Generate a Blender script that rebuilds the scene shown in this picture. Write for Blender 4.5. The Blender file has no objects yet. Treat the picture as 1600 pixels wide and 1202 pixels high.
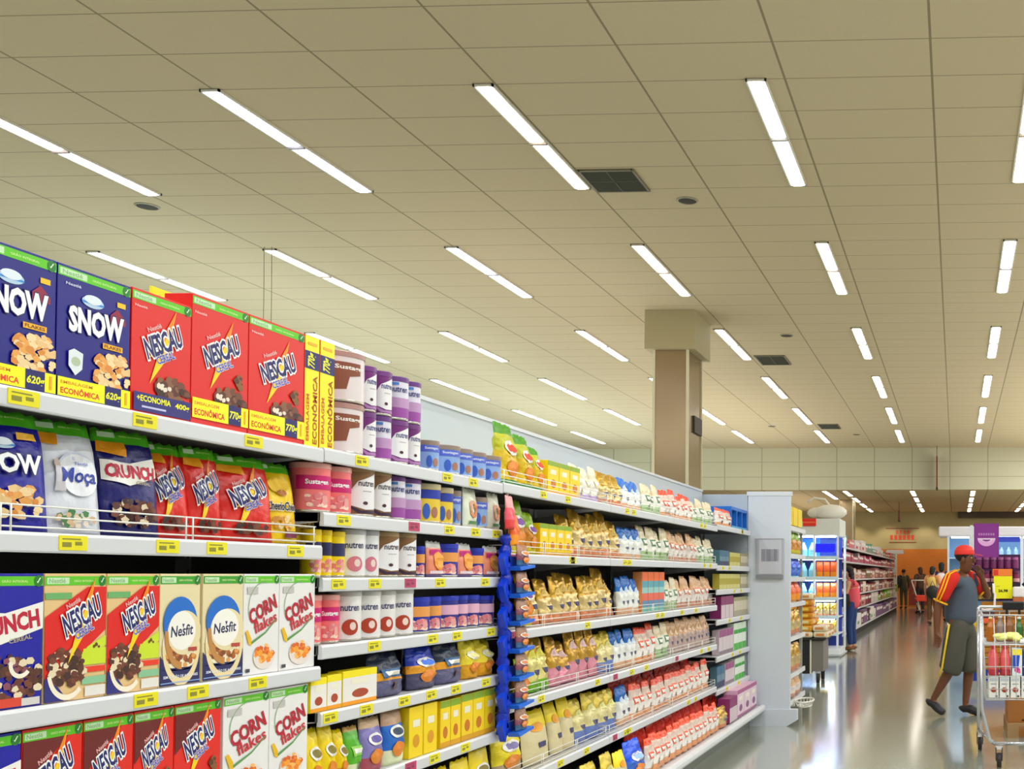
import bpy, bmesh, math, random
from mathutils import Vector, Matrix, Euler
PI = math.pi
SC = bpy.context.scene
COL = SC.collection

# ------------------------------------------------------------------ camera
F, CX, CY = 1658.97, 1421.28, 861.73          # focal length and principal point of the 1600x1202 frame
CR = Vector((0.99904407, 0.04369934, 0.00114551))
CU = Vector((-0.000159471, -0.022561026, 0.999745455))
CF = Vector((-0.04371406, 0.99878995, 0.02253249))
EYE = Vector((0, 0, 1.43))
cam_d = bpy.data.cameras.new('camera')
cam = bpy.data.objects.new('camera', cam_d)
COL.objects.link(cam)
cam.matrix_world = Matrix(((CR.x, CU.x, -CF.x, EYE.x), (CR.y, CU.y, -CF.y, EYE.y), (CR.z, CU.z, -CF.z, EYE.z), (0, 0, 0, 1)))
cam_d.sensor_width = 36.0
cam_d.lens = F / 1600 * 36
cam_d.shift_x = (800 - CX) / 1600
cam_d.shift_y = (CY - 601) / 1600
cam_d.clip_start = 0.05
cam_d.clip_end = 200
SC.camera = cam

# ------------------------------------------------------------------ world, lights, exposure
SC.view_settings.view_transform = 'Standard'
SC.view_settings.look = 'None'
SC.view_settings.gamma = 1
SC.view_settings.exposure = 0.0
SC.view_settings.use_curve_mapping = False
W = bpy.data.worlds.new('world')
SC.world = W
W.use_nodes = True
W.node_tree.nodes['Background'].inputs[0].default_value = (0.9, 0.95, 1.0, 1)
W.node_tree.nodes['Background'].inputs[1].default_value = 0.3
TUBE = 7.0                                     # emission of every fluorescent tube
ROOM_LAMP = 75.0                               # watts of the same fixtures where they lie outside the frame
CEIL = 5.647
LOW = 4.26


def room_lamp(x, y):
    l = bpy.data.lights.new('fluorescent_lamp', 'AREA')
    l.shape = 'RECTANGLE'
    l.size = 0.16
    l.size_y = 2.5
    l.energy = ROOM_LAMP
    l.color = (0.93, 0.97, 1.0)
    o = bpy.data.objects.new('fluorescent_lamp', l)
    o.location = (x, y, CEIL - 0.04)
    COL.objects.link(o)


for xx in (-8.9, -6.5, -4.07, -1.7, 0.7, 3.1, 5.5, 7.9):
    for yy in (0.9, 5.4):
        room_lamp(xx, yy)
for xx in (3.1, 5.5, 7.9):
    for yy in (9.98, 14.5, 19.2, 23.6, 27.8, 32.0):
        room_lamp(xx, yy)


def ceiling_fill(x, y0, y1, z, watts, color):
    """added unseen fill light at shelf-top height, facing up to brighten the ceiling"""
    l = bpy.data.lights.new('ceiling_fill_light', 'AREA')
    l.shape = 'RECTANGLE'
    l.size = 0.5
    l.size_y = y1 - y0
    l.energy = watts * (y1 - y0)
    l.color = color
    o = bpy.data.objects.new('ceiling_fill_light', l)
    o.location = (x, (y0 + y1) / 2, z)
    o.rotation_euler = (PI, 0, 0)
    COL.objects.link(o)


UPW = 10.5  # strength of the added ceiling fill, which stands for no real fixture
for xx in (-5.9, 3.6, 7.6):
    for yy, k in ((0.5, 0.15), (12.0, 0.75), (23.0, 1.5)):
        ceiling_fill(xx, yy, yy + 10.5, 2.4, UPW * k, (1.0, 0.93, 0.84))
for yy, k in ((0.5, 0.35), (12.0, 1.8), (23.0, 2.2)):
    ceiling_fill(-10.4, yy, yy + 10.5, 2.4, UPW * k, (0.80, 0.97, 1.0))
ceiling_fill(-6.0, 36, 46, 2.4, 9.0, (1.0, 0.93, 0.8))  # same added fill under the far low ceiling
ceiling_fill(5.0, 36, 46, 2.4, 9.0, (1.0, 0.93, 0.8))


for xx in (-4.6, -3.0, -1.4, 0.2, 1.8, 3.4, 5.0):          # wall washers over the far wall
    l = bpy.data.lights.new('wall_washer', 'SPOT')
    l.energy = 85
    l.spot_size = 1.5
    l.spot_blend = 0.6
    l.shadow_soft_size = 0.05
    l.color = (1.0, 0.93, 0.78)
    o = bpy.data.objects.new('wall_washer', l)
    o.location = (xx, 46.2, 4.2)
    o.rotation_euler = (0.42, 0, 0)
    COL.objects.link(o)


# ------------------------------------------------------------------ pixel -> place helpers
def ray(px, py):
    return CF + CR * ((px - CX) / F) - CU * ((py - CY) / F)


def on_x(px, py, X):
    d = ray(px, py)
    return EYE + d * ((X - EYE.x) / d.x)


def on_y(px, py, Y):
    d = ray(px, py)
    return EYE + d * ((Y - EYE.y) / d.y)


def on_z(px, py, Z):
    d = ray(px, py)
    return EYE + d * ((Z - EYE.z) / d.z)


# ------------------------------------------------------------------ materials
MATS = {}


def lin(h):
    h = h.lstrip('#')
    c = [int(h[i:i + 2], 16) / 255 for i in (0, 2, 4)]
    if max(c) - min(c) > 0.42:                       # strong printing inks a little purer
        g = sum(c) / 3
        c = [min(1, max(0, g + (x - g) * 1.15)) for x in c]
    return [(x / 12.92 if x <= 0.04045 else ((x + 0.055) / 1.055) ** 2.4) for x in c] + [1]


def mat(h, rough=0.45, metal=0.0, emit=0.0, alpha=1.0, noise=0.0, trans=0.0, crinkle=0.0):
    key = (h, rough, metal, emit, alpha, noise, trans, crinkle)
    if key in MATS:
        return MATS[key]
    m = bpy.data.materials.new('surface_' + h.strip('#'))
    m.use_nodes = True
    nt = m.node_tree
    b = nt.nodes['Principled BSDF']
    c = lin(h)
    b.inputs['Base Color'].default_value = c
    b.inputs['Roughness'].default_value = rough
    b.inputs['Metallic'].default_value = metal
    b.inputs['Alpha'].default_value = alpha
    b.inputs['Transmission Weight'].default_value = trans
    if emit:
        b.inputs['Emission Color'].default_value = c
        b.inputs['Emission Strength'].default_value = emit
    if noise:
        tc = nt.nodes.new('ShaderNodeTexCoord')
        n = nt.nodes.new('ShaderNodeTexNoise')
        n.inputs['Scale'].default_value = 9
        n.inputs['Detail'].default_value = 4
        r = nt.nodes.new('ShaderNodeMapRange')
        r.inputs['To Min'].default_value = 1 - noise
        r.inputs['To Max'].default_value = 1 + noise
        mx = nt.nodes.new('ShaderNodeVectorMath')
        mx.operation = 'SCALE'
        mx.inputs[0].default_value = c[:3]
        nt.links.new(tc.outputs['Object'], n.inputs['Vector'])
        nt.links.new(n.outputs['Fac'], r.inputs['Value'])
        nt.links.new(r.outputs['Result'], mx.inputs['Scale'])
        nt.links.new(mx.outputs['Vector'], b.inputs['Base Color'])
    if crinkle:
        tc = nt.nodes.new('ShaderNodeTexCoord')
        n = nt.nodes.new('ShaderNodeTexVoronoi'); n.feature = 'SMOOTH_F1'; n.inputs['Scale'].default_value = 26
        n2 = nt.nodes.new('ShaderNodeTexNoise'); n2.inputs['Scale'].default_value = 22; n2.inputs['Detail'].default_value = 3
        ad = nt.nodes.new('ShaderNodeMath'); ad.operation = 'ADD'
        bp = nt.nodes.new('ShaderNodeBump'); bp.inputs['Strength'].default_value = crinkle; bp.inputs['Distance'].default_value = 0.02
        nt.links.new(tc.outputs['Object'], n.inputs['Vector']); nt.links.new(tc.outputs['Object'], n2.inputs['Vector'])
        nt.links.new(n.outputs['Distance'], ad.inputs[0]); nt.links.new(n2.outputs['Fac'], ad.inputs[1])
        nt.links.new(ad.outputs[0], bp.inputs['Height']); nt.links.new(bp.outputs['Normal'], b.inputs['Normal'])
    MATS[key] = m
    return m


def node_mat(name, build):
    m = bpy.data.materials.new(name)
    m.use_nodes = True
    build(m.node_tree, m.node_tree.nodes['Principled BSDF'])
    return m


def tile_mat(name, base, line, wx, wy, off, plane='xy', rough=0.85, mortar=0.012, dx=0.0):
    """ceiling tiles in a dark metal grid, laid out in the object's own coordinates"""
    def build(nt, b):
        N, L = nt.nodes, nt.links
        tc = N.new('ShaderNodeTexCoord')
        sp = N.new('ShaderNodeSeparateXYZ')
        cb = N.new('ShaderNodeCombineXYZ')
        L.new(tc.outputs['Object'], sp.inputs[0])
        a, c = ('X', 'Y') if plane == 'xy' else ('X', 'Z')
        masks = []
        for ax, w, o, mm in ((a, wx, off[0], mortar * 1.7), (c, wy, off[1], mortar)):
            s = N.new('ShaderNodeMath'); s.operation = 'SUBTRACT'; s.inputs[1].default_value = o - mm / 2
            L.new(sp.outputs[ax], s.inputs[0])
            d = N.new('ShaderNodeMath'); d.operation = 'FLOORED_MODULO'; d.inputs[1].default_value = w
            L.new(s.outputs[0], d.inputs[0])
            lt = N.new('ShaderNodeMath'); lt.operation = 'LESS_THAN'; lt.inputs[1].default_value = mm
            L.new(d.outputs[0], lt.inputs[0])
            masks.append(lt)
        mxm = N.new('ShaderNodeMath'); mxm.operation = 'MAXIMUM'
        L.new(masks[0].outputs[0], mxm.inputs[0]); L.new(masks[1].outputs[0], mxm.inputs[1])
        n = N.new('ShaderNodeTexNoise'); n.inputs['Scale'].default_value = 60; n.inputs['Detail'].default_value = 3
        L.new(tc.outputs['Object'], n.inputs['Vector'])
        r = N.new('ShaderNodeMapRange'); r.inputs['To Min'].default_value = 0.93; r.inputs['To Max'].default_value = 1.05
        L.new(n.outputs['Fac'], r.inputs['Value'])
        v = N.new('ShaderNodeVectorMath'); v.operation = 'SCALE'; v.inputs[0].default_value = lin(base)[:3]
        L.new(r.outputs[0], v.inputs['Scale'])
        mix = N.new('ShaderNodeMix'); mix.data_type = 'RGBA'
        L.new(mxm.outputs[0], mix.inputs[0]); L.new(v.outputs[0], mix.inputs[6]); mix.inputs[7].default_value = lin(line)
        L.new(mix.outputs[2], b.inputs['Base Color'])
        b.inputs['Roughness'].default_value = rough
        b.inputs['Specular IOR Level'].default_value = 0.2
    return node_mat(name, build)


def floor_build(nt, b):
    N, L = nt.nodes, nt.links
    tc = N.new('ShaderNodeTexCoord')
    n = N.new('ShaderNodeTexNoise'); n.inputs['Scale'].default_value = 70; n.inputs['Detail'].default_value = 6
    n2 = N.new('ShaderNodeTexNoise'); n2.inputs['Scale'].default_value = 1.3; n2.inputs['Detail'].default_value = 3
    L.new(tc.outputs['Object'], n.inputs['Vector']); L.new(tc.outputs['Object'], n2.inputs['Vector'])
    cr = N.new('ShaderNodeValToRGB')
    cr.color_ramp.elements[0].position = 0.35; cr.color_ramp.elements[0].color = lin('#8e9385')
    cr.color_ramp.elements[1].position = 0.7; cr.color_ramp.elements[1].color = lin('#c8cbba')
    L.new(n.outputs['Fac'], cr.inputs[0])
    r = N.new('ShaderNodeMapRange'); r.inputs['To Min'].default_value = 0.12; r.inputs['To Max'].default_value = 0.2
    L.new(n2.outputs['Fac'], r.inputs['Value'])
    L.new(r.outputs[0], b.inputs['Roughness'])
    # thin joints between the polished slabs
    br = N.new('ShaderNodeTexBrick'); br.offset = 0; br.inputs['Scale'].default_value = 1
    br.inputs['Brick Width'].default_value = 1.0; br.inputs['Row Height'].default_value = 1.0
    br.inputs['Mortar Size'].default_value = 0.004; br.inputs['Color1'].default_value = (1, 1, 1, 1); br.inputs['Color2'].default_value = (0.94, 0.94, 0.94, 1)
    br.inputs['Mortar'].default_value = (0.7, 0.7, 0.7, 1)
    L.new(tc.outputs['Object'], br.inputs['Vector'])
    mx = N.new('ShaderNodeMix'); mx.data_type = 'RGBA'; mx.blend_type = 'MULTIPLY'; mx.inputs[0].default_value = 1
    L.new(cr.outputs[0], mx.inputs[6]); L.new(br.outputs[0], mx.inputs[7])
    L.new(mx.outputs[2], b.inputs['Base Color'])
    b.inputs['Specular IOR Level'].default_value = 0.7
    b.inputs['Coat Weight'].default_value = 0.9
    b.inputs['Coat Roughness'].default_value = 0.12


# ------------------------------------------------------------------ mesh builder
class MB:
    def __init__(s):
        s.v, s.f, s.mi, s.sm, s.mats = [], [], [], [], []

    def m(s, m):
        if m not in s.mats:
            s.mats.append(m)
        return s.mats.index(m)

    def add(s, vs, fs, m, smooth=False):
        o = len(s.v); k = s.m(m)
        s.v += [tuple(x) for x in vs]
        for f in fs:
            s.f.append([i + o for i in f]); s.mi.append(k); s.sm.append(smooth)
        return s

    def box(s, x0, x1, y0, y1, z0, z1, m, ch=0.0):
        if ch:
            bm = bmesh.new()
            bmesh.ops.create_cube(bm, size=1)
            for v in bm.verts:
                v.co = Vector(((x0 + x1) / 2 + v.co.x * (x1 - x0), (y0 + y1) / 2 + v.co.y * (y1 - y0), (z0 + z1) / 2 + v.co.z * (z1 - z0)))
            bmesh.ops.bevel(bm, geom=bm.edges[:], offset=ch, segments=2, affect='EDGES', profile=0.5)
            bm.verts.index_update()
            s.add([v.co for v in bm.verts], [[v.index for v in f.verts] for f in bm.faces], m)
            bm.free()
            return s
        vs = [(x, y, z) for x in (x0, x1) for y in (y0, y1) for z in (z0, z1)]
        return s.add(vs, [(0, 1, 3, 2), (4, 6, 7, 5), (0, 4, 5, 1), (2, 3, 7, 6), (0, 2, 6, 4), (1, 5, 7, 3)], m)

    def tube(s, pts, r, m, n=6, closed=False):
        pts = [Vector(p) for p in pts]
        rs = r if isinstance(r, (list, tuple)) else [r] * len(pts)
        rings = []
        prev = None
        for i, p in enumerate(pts):
            a = pts[i - 1] if i > 0 else (pts[-1] if closed else p)
            b = pts[i + 1] if i < len(pts) - 1 else (pts[0] if closed else p)
            t = (b - a)
            t = t.normalized() if t.length > 1e-9 else Vector((0, 0, 1))
            if prev is None:
                up = Vector((0, 0, 1)) if abs(t.z) < 0.9 else Vector((1, 0, 0))
                e1 = t.cross(up).normalized()
            else:
                e1 = (prev - t * prev.dot(t))
                e1 = e1.normalized() if e1.length > 1e-6 else t.orthogonal().normalized()
            prev = e1
            e2 = t.cross(e1)
            rings.append([p + e1 * (math.cos(2 * PI * k / n) * rs[i]) + e2 * (math.sin(2 * PI * k / n) * rs[i]) for k in range(n)])
        vs = [v for rg in rings for v in rg]
        fs = []
        R = len(rings)
        for i in range(R if closed else R - 1):
            j = (i + 1) % R
            for k in range(n):
                fs.append((i * n + k, i * n + (k + 1) % n, j * n + (k + 1) % n, j * n + k))
        if not closed:
            fs.append(tuple(range(n))[::-1]); fs.append(tuple((R - 1) * n + k for k in range(n)))
        return s.add(vs, fs, m, True)

    def lathe(s, prof, m, n=20, c=(0, 0, 0), mats=None, sx=1.0, sy=1.0):
        vs = []
        for r, z in prof:
            for k in range(n):
                a = 2 * PI * k / n
                vs.append((c[0] + r * math.cos(a) * sx, c[1] + r * math.sin(a) * sy, c[2] + z))
        for i in range(len(prof) - 1):
            mm = mats[i] if mats else m
            o = len(s.v)
            s.add(vs[i * n:(i + 2) * n], [(k, (k + 1) % n, n + (k + 1) % n, n + k) for k in range(n)], mm, True)
        s.add(vs[:n], [tuple(range(n))[::-1]], mats[0] if mats else m)
        s.add(vs[-n:], [tuple(range(n))], mats[-1] if mats else m)
        return s

    def ball(s, c, r, m, n=10, k=7):
        rx, ry, rz = r if isinstance(r, (list, tuple)) else (r, r, r)
        vs = [(c[0], c[1], c[2] - rz)]
        for i in range(1, k):
            t = -PI / 2 + PI * i / k
            for j in range(n):
                a = 2 * PI * j / n
                vs.append((c[0] + rx * math.cos(t) * math.cos(a), c[1] + ry * math.cos(t) * math.sin(a), c[2] + rz * math.sin(t)))
        vs.append((c[0], c[1], c[2] + rz))
        fs = [(0, 1 + (j + 1) % n, 1 + j) for j in range(n)]
        for i in range(k - 2):
            for j in range(n):
                a, b = 1 + i * n, 1 + (i + 1) * n
                fs.append((a + j, a + (j + 1) % n, b + (j + 1) % n, b + j))
        L = len(vs) - 1
        a = 1 + (k - 2) * n
        fs += [(a + j, a + (j + 1) % n, L) for j in range(n)]
        return s.add(vs, fs, m, True)

    def prism(s, pts, a, b, m, axis='x'):
        """polygon pts extruded along an axis from a to b"""
        def P(u, v, w):
            return {'x': (w, u, v), 'y': (u, w, v), 'z': (u, v, w)}[axis]
        n = len(pts)
        vs = [P(u, v, a) for u, v in pts] + [P(u, v, b) for u, v in pts]
        fs = [tuple(range(n))[::-1], tuple(range(n, 2 * n))] + [(i, (i + 1) % n, n + (i + 1) % n, n + i) for i in range(n)]
        return s.add(vs, fs, m)

    def mesh(s, name):
        me = bpy.data.meshes.new(name)
        me.from_pydata(s.v, [], s.f)
        for m in s.mats:
            me.materials.append(m)
        for p, k, q in zip(me.polygons, s.mi, s.sm):
            p.material_index = k; p.use_smooth = q
        bm = bmesh.new(); bm.from_mesh(me); bmesh.ops.recalc_face_normals(bm, faces=bm.faces[:]); bm.to_mesh(me); bm.free()
        me.update()
        return me

    def build(s, name, parent=None, label=None):
        return link(name, s.mesh(name), parent, label)


def link(name, data, parent=None, label=None):
    o = bpy.data.objects.new(name, data)
    COL.objects.link(o)
    if parent:
        o.parent = parent
    if label:
        o['label'] = label
    return o


def tag(o, label, cat, group=None):
    o['label'] = label; o['category'] = cat
    if group:
        o['group'] = group
    return o


def thing(name, label, cat, loc=(0, 0, 0), rz=0.0, group=None):
    o = bpy.data.objects.new(name, None)
    o.empty_display_size = 0.1
    COL.objects.link(o)
    o.location = loc; o.rotation_euler = (0, 0, rz)
    return tag(o, label, cat, group)


def struct(name, mb):
    o = mb.build(name)
    o['kind'] = 'structure'
    return o


# ------------------------------------------------------------------ printed artwork on packaging
TXT = {}


def glyphs(t, bold):
    if (t, bold) in TXT:
        return TXT[(t, bold)]
    c = bpy.data.curves.new('t', 'FONT')
    c.body = t; c.size = 1; c.offset = bold; c.resolution_u = 2
    o = bpy.data.objects.new('t', c)
    me = bpy.data.meshes.new_from_object(o)
    vs = [(v.co.x, v.co.y) for v in me.vertices]; fs = [list(p.vertices) for p in me.polygons]
    bpy.data.objects.remove(o); bpy.data.curves.remove(c); bpy.data.meshes.remove(me)
    TXT[(t, bold)] = (vs, fs)
    return TXT[(t, bold)]


class Art:
    """flat prints in a face's own (u, v) metres; every part becomes one thin child mesh"""
    def __init__(s):
        s.parts = {}
        s.n = 0

    def put(s, part, h, vs, fs, rough=0.45, step=1):
        s.n += step
        s.parts.setdefault(part, []).append((mat(h, rough), s.n, vs, fs))

    def poly(s, part, h, pts, step=1):
        s.put(part, h, pts, [list(range(len(pts)))], step=step)

    def rect(s, part, h, u0, v0, u1, v1):
        s.poly(part, h, [(u0, v0), (u1, v0), (u1, v1), (u0, v1)])

    def ell(s, part, h, cu, cv, ru, rv, n=20, a0=0, a1=2 * PI):
        s.poly(part, h, [(cu + ru * math.cos(a0 + (a1 - a0) * i / n), cv + rv * math.sin(a0 + (a1 - a0) * i / n)) for i in range(n)])

    def arc(s, part, h, cu, cv, r0, r1, a0, a1, n=14, rv=1.0):
        a = [a0 + (a1 - a0) * i / n for i in range(n + 1)]
        vs = [(cu + r0 * math.cos(x), cv + r0 * rv * math.sin(x)) for x in a] + [(cu + r1 * math.cos(x), cv + r1 * rv * math.sin(x)) for x in a]
        s.put(part, h, vs, [[i, i + 1, n + 2 + i, n + 1 + i] for i in range(n)])

    def text(s, part, h, t, cu, cv, w, hh, rot=0, shear=0, bold=0.02, outline=None, ow=0.03):
        if not t:
            return
        vs, fs = glyphs(t, bold)
        x0 = min(v[0] for v in vs); x1 = max(v[0] for v in vs); y0 = min(v[1] for v in vs); y1 = max(v[1] for v in vs)
        kx, ky = w / max(x1 - x0, 1e-6), hh / max(y1 - y0, 1e-6)

        def tf(v):
            a = (v[0] - (x0 + x1) / 2) * kx; b = (v[1] - (y0 + y1) / 2) * ky
            a += b * shear
            return (cu + a * math.cos(rot) - b * math.sin(rot), cv + a * math.sin(rot) + b * math.cos(rot))
        if outline:
            v2, f2 = glyphs(t, bold + ow)
            s.put(part, outline, [tf(v) for v in v2], f2)
        s.put(part, h, [tf(v) for v in vs], fs)

    def flakes(s, part, cols, cu, cv, ru, rv, n, size, seed=1):
        rd = random.Random(seed)
        for i in range(n):
            a = rd.uniform(0, 2 * PI); q = math.sqrt(rd.random())
            x, y = cu + ru * q * math.cos(a), cv + rv * q * math.sin(a)
            k = rd.randint(5, 7); sz = size * rd.uniform(0.6, 1.2); ph = rd.random() * PI
            s.poly(part, cols[i % len(cols)], [(x + sz * rd.uniform(0.7, 1.1) * math.cos(ph + 2 * PI * j / k), y + 0.75 * sz * rd.uniform(0.7, 1.1) * math.sin(ph + 2 * PI * j / k)) for j in range(k)], 0.05)

    def finish(s, surf, gu=None, gv=None, bounds=None, e0=0.0006, de=0.00012):
        out = []
        for part, L in s.parts.items():
            bm = bmesh.new(); mats = []
            for m, n, vs, fs in L:
                if m not in mats:
                    mats.append(m)
                bv = [bm.verts.new((x, y, n)) for x, y in vs]
                for f in fs:
                    try:
                        fc = bm.faces.new([bv[i] for i in f]); fc.material_index = mats.index(m)
                    except ValueError:
                        pass
            def cut(co, no, clear):
                bmesh.ops.bisect_plane(bm, geom=bm.verts[:] + bm.edges[:] + bm.faces[:], plane_co=co, plane_no=no, clear_outer=clear)
            if bounds:
                u0, u1, v0, v1 = bounds
                cut((u0, 0, 0), (-1, 0, 0), True); cut((u1, 0, 0), (1, 0, 0), True)
                cut((0, v0, 0), (0, -1, 0), True); cut((0, v1, 0), (0, 1, 0), True)
            if not bm.faces:
                bm.free(); continue
            us = [v.co.x for v in bm.verts]; vv = [v.co.y for v in bm.verts]
            if gu:
                k = math.ceil(min(us) / gu)
                while k * gu < max(us):
                    cut((k * gu, 0, 0), (1, 0, 0), False); k += 1
            if gv:
                k = math.ceil(min(vv) / gv)
                while k * gv < max(vv):
                    cut((0, k * gv, 0), (0, 1, 0), False); k += 1
            for v in bm.verts:
                v.co = surf(v.co.x, v.co.y, e0 + de * v.co.z)
            me = bpy.data.meshes.new(part)
            bm.normal_update()
            bm.to_mesh(me); bm.free()
            for m in mats:
                me.materials.append(m)
            out.append((part, me))
        return out


class Proto:
    """one kind of goods: body mesh + child meshes, real size (w, h, d)"""
    def __init__(s, name, cat, size, body, kids=()):
        s.name, s.cat, s.size, s.body, s.kids = name, cat, size, body, list(kids)


ALL = []


def spawn(p, loc, label, size=None, rz=0.0, lean=0.0, group=None, kids=True):
    o = bpy.data.objects.new(p.name, p.body)
    COL.objects.link(o)
    o.location = loc
    o.rotation_euler = Euler((0, -lean, rz), 'XYZ')
    if size:
        w, h, d = p.size
        o.scale = ((size[2] or d) / d, (size[0] or w) / w, (size[1] or h) / h)
    tag(o, label, p.cat, group)
    if kids:
        for nm, me in p.kids:
            c = bpy.data.objects.new(nm, me); COL.objects.link(c); c.parent = o
    return o


def box_proto(name, cat, w, h, d, col, art=None, side=None, ch=0.0015):
    mb = MB()
    mb.box(-d / 2, d / 2, -w / 2, w / 2, 0, h, mat(side or col, 0.4), ch)
    # front sheet in its own colour is the front face of the carton itself
    if side and side != col:
        mb.box(d / 2 - 0.001, d / 2 + 0.0003, -w / 2 + 0.0015, w / 2 - 0.0015, 0.0015, h - 0.0015, mat(col, 0.4))
    kids = art.finish(lambda u, v, e: Vector((d / 2 + e, u, v)), bounds=(-w / 2 + 0.001, w / 2 - 0.001, 0.001, h - 0.001), de=0.00015) if art else []
    return Proto(name, cat, (w, h, d), mb.mesh(name), kids)


def bag_T(u, v, w, h, t, wr):
    """half thickness of a filled pouch"""
    s = min(abs(2 * u / w), 1.0); q = v / h
    pu = max(1 - s ** 3.4, 0) ** 0.75
    pv = (0.8 + 0.2 * math.sin(min(q / 0.35, 1) * PI / 2)) if q < 0.35 else max(1 - ((q - 0.35) / 0.62) ** 2.4, 0.0)
    w_ = wr * (math.sin(u * 95 + q * 11) * 0.5 + math.sin(u * 41 - q * 23 + 1.3) * 0.5) * (0.35 + q)
    return max(t / 2 * pu * pv + w_ * t * 0.12 * pu, 0.0015)


def bag_proto(name, cat, w, h, t, bands, art=None, wr=1.0, rough=0.32, metal=0.0, nu=12, nv=16, curve=0.12, cut=None):
    """bands: list of (upper v fraction, colour) from the bottom"""
    mb = MB()

    def bend(v):
        return -curve * h * max(v / h - 0.45, 0) ** 2 * 1.2
    vs = []
    for side in (1, -1):
        for j in range(nv + 1):
            v = h * j / nv
            pw = 1 - 0.10 * max(0, (v / h - 0.75) / 0.25) * (0.5 if cut else 1)
            for i in range(nu + 1):
                u = w * (i / nu - 0.5)
                vs.append((side * bag_T(u, v, w, h, t, wr) + bend(v), u * pw, v + (0.004 * math.sin(i * 2.1) if j == nv else 0)))
    st = (nu + 1) * (nv + 1)
    for j in range(nv):
        q = (j + 0.5) / nv
        c = next((c for lim, c in bands if q <= lim), bands[-1][1])
        fs = []
        for i in range(nu):
            a = j * (nu + 1) + i
            fs.append((a, a + 1, a + nu + 2, a + nu + 1))
            fs.append((st + a, st + a + nu + 1, st + a + nu + 2, st + a + 1))
        for a in (j * (nu + 1), j * (nu + 1) + nu):
            fs.append((a, a + nu + 1, st + a + nu + 1, st + a))
        if j == 0:
            fs += [(i, st + i, st + i + 1, i + 1) for i in range(nu)]
        if j == nv - 1:
            b = nv * (nu + 1)
            fs += [(b + i, b + i + 1, st + b + i + 1, st + b + i) for i in range(nu)]
        mb2 = mat(c, rough, metal, noise=0.22 if wr > 1.1 else 0.05, crinkle=0.5 if wr > 1.1 else 0.25)
        k = mb.m(mb2)
        for f in fs:
            mb.f.append(list(f)); mb.mi.append(k); mb.sm.append(True)
    mb.v = vs
    me = bpy.data.meshes.new(name)

    def surf(u, v, e):
        v = min(max(v, 0), h)
        pw = 1 - 0.10 * max(0, (v / h - 0.75) / 0.25)
        return Vector((bag_T(u, v, w, h, t, wr) + bend(v) + e + 0.002, u * pw, v))
    kids = art.finish(surf, gu=w / nu, gv=h / nv, bounds=(-w / 2, w / 2, 0, h), de=0.0007) if art else []
    return Proto(name, cat, (w, h, t), mb.mesh(name), kids)


def can_proto(name, cat, r, h, col, lid, art=None, n=24, rim='#c9c4b8'):
    mb = MB()
    B = mat(col, 0.3); L = mat(lid, 0.35); R = mat(rim, 0.25, 0.7)
    mb.lathe([(r * 0.96, 0), (r * 1.01, 0.002), (r * 1.01, 0.006), (r, 0.008), (r, h - 0.018)], B, n, mats=[R, R, R, B])
    lm = MB()
    lm.lathe([(r * 1.0, h - 0.018), (r * 1.035, h - 0.0175), (r * 1.035, h - 0.002), (r * 1.0, h), (r * 0.9, h), (r * 0.88, h - 0.003)], L, n)
    kids = [('lid', lm.mesh('lid'))]
    if art:
        kids += art.finish(lambda u, v, e: Vector(((r + e) * math.cos(u / r), (r + e) * math.sin(u / r), v)), gu=r * 2 * PI / n / 2, bounds=(-r * 1.5, r * 1.5, 0.008, h - 0.02), de=0.0003)
    return Proto(name, cat, (2 * r * 1.035, h, 2 * r * 1.035), mb.mesh(name), kids)

# ------------------------------------------------------------------ the setting
M_CEIL = tile_mat('ceiling_tiles', '#cfbf9e', '#94876c', 1.25, 0.625, (-0.204, 7.62))
M_LOW = tile_mat('low_ceiling_tiles', '#c9b48a', '#8d7c58', 1.25, 1.25, (-0.204, 0.2), mortar=0.02)
M_BULK = tile_mat('bulkhead_tiles', '#cfcbb0', '#aba88e', 1.25, 0.5, (-0.204, 0.186), 'xz', mortar=0.02)
XL, XR, YB, YM, YE = -14.5, 11.0, -4.0, 35.0, 47.4

mb = MB(); mb.box(XL, XR, YB, YM, CEIL, CEIL + 0.12, M_CEIL); struct('ceiling', mb)
mb = MB(); mb.box(XL, XR, YM + 0.12, YE, LOW, LOW + 0.12, M_LOW); struct('ceiling_low', mb)
mb = MB(); mb.box(XL, XR, YM, YM + 0.12, LOW, CEIL, M_BULK); struct('wall_bulkhead', mb)
mb = MB(); mb.box(XL, XR, YB, YE, -0.1, 0, node_mat('polished_floor', floor_build)); struct('floor', mb)
mb = MB()
mb.box(XL, XR, YE, YE + 0.15, 2.6, LOW, mat('#b3a272', 0.8, noise=0.06))
mb.box(XL, XR, YE - 0.02, YE + 0.15, 0, 2.6, mat('#b86c20', 0.6, noise=0.08))
struct('wall_back', mb)
mb = MB(); mb.box(-2.1, -1.1, YE - 0.06, YE - 0.021, 0.1, 1.28, mat('#7c2317', 0.6, noise=0.1)); struct('trim_1', mb)
mb = MB(); mb.box(0.1, 9, YE - 0.2, YE - 0.001, 3.98, LOW, mat('#4b3a2c', 0.6)); mb.box(1.6, 7.5, YE - 0.12, YE - 0.001, 3.4, 3.5, mat('#6e2f22', 0.6)); struct('trim_2', mb)
wm = mat('#d5d8d6', 0.8, noise=0.04)
mb = MB(); mb.box(XL - 0.15, XL, YB, YE, 0, CEIL, wm); struct('wall_left', mb)
mb = MB(); mb.box(XR, XR + 0.15, YB, YE, 0, CEIL, wm); struct('wall_right', mb)
mb = MB(); mb.box(XL, XR, YB - 0.15, YB, 0, CEIL, wm); struct('wall_front', mb)

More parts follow.
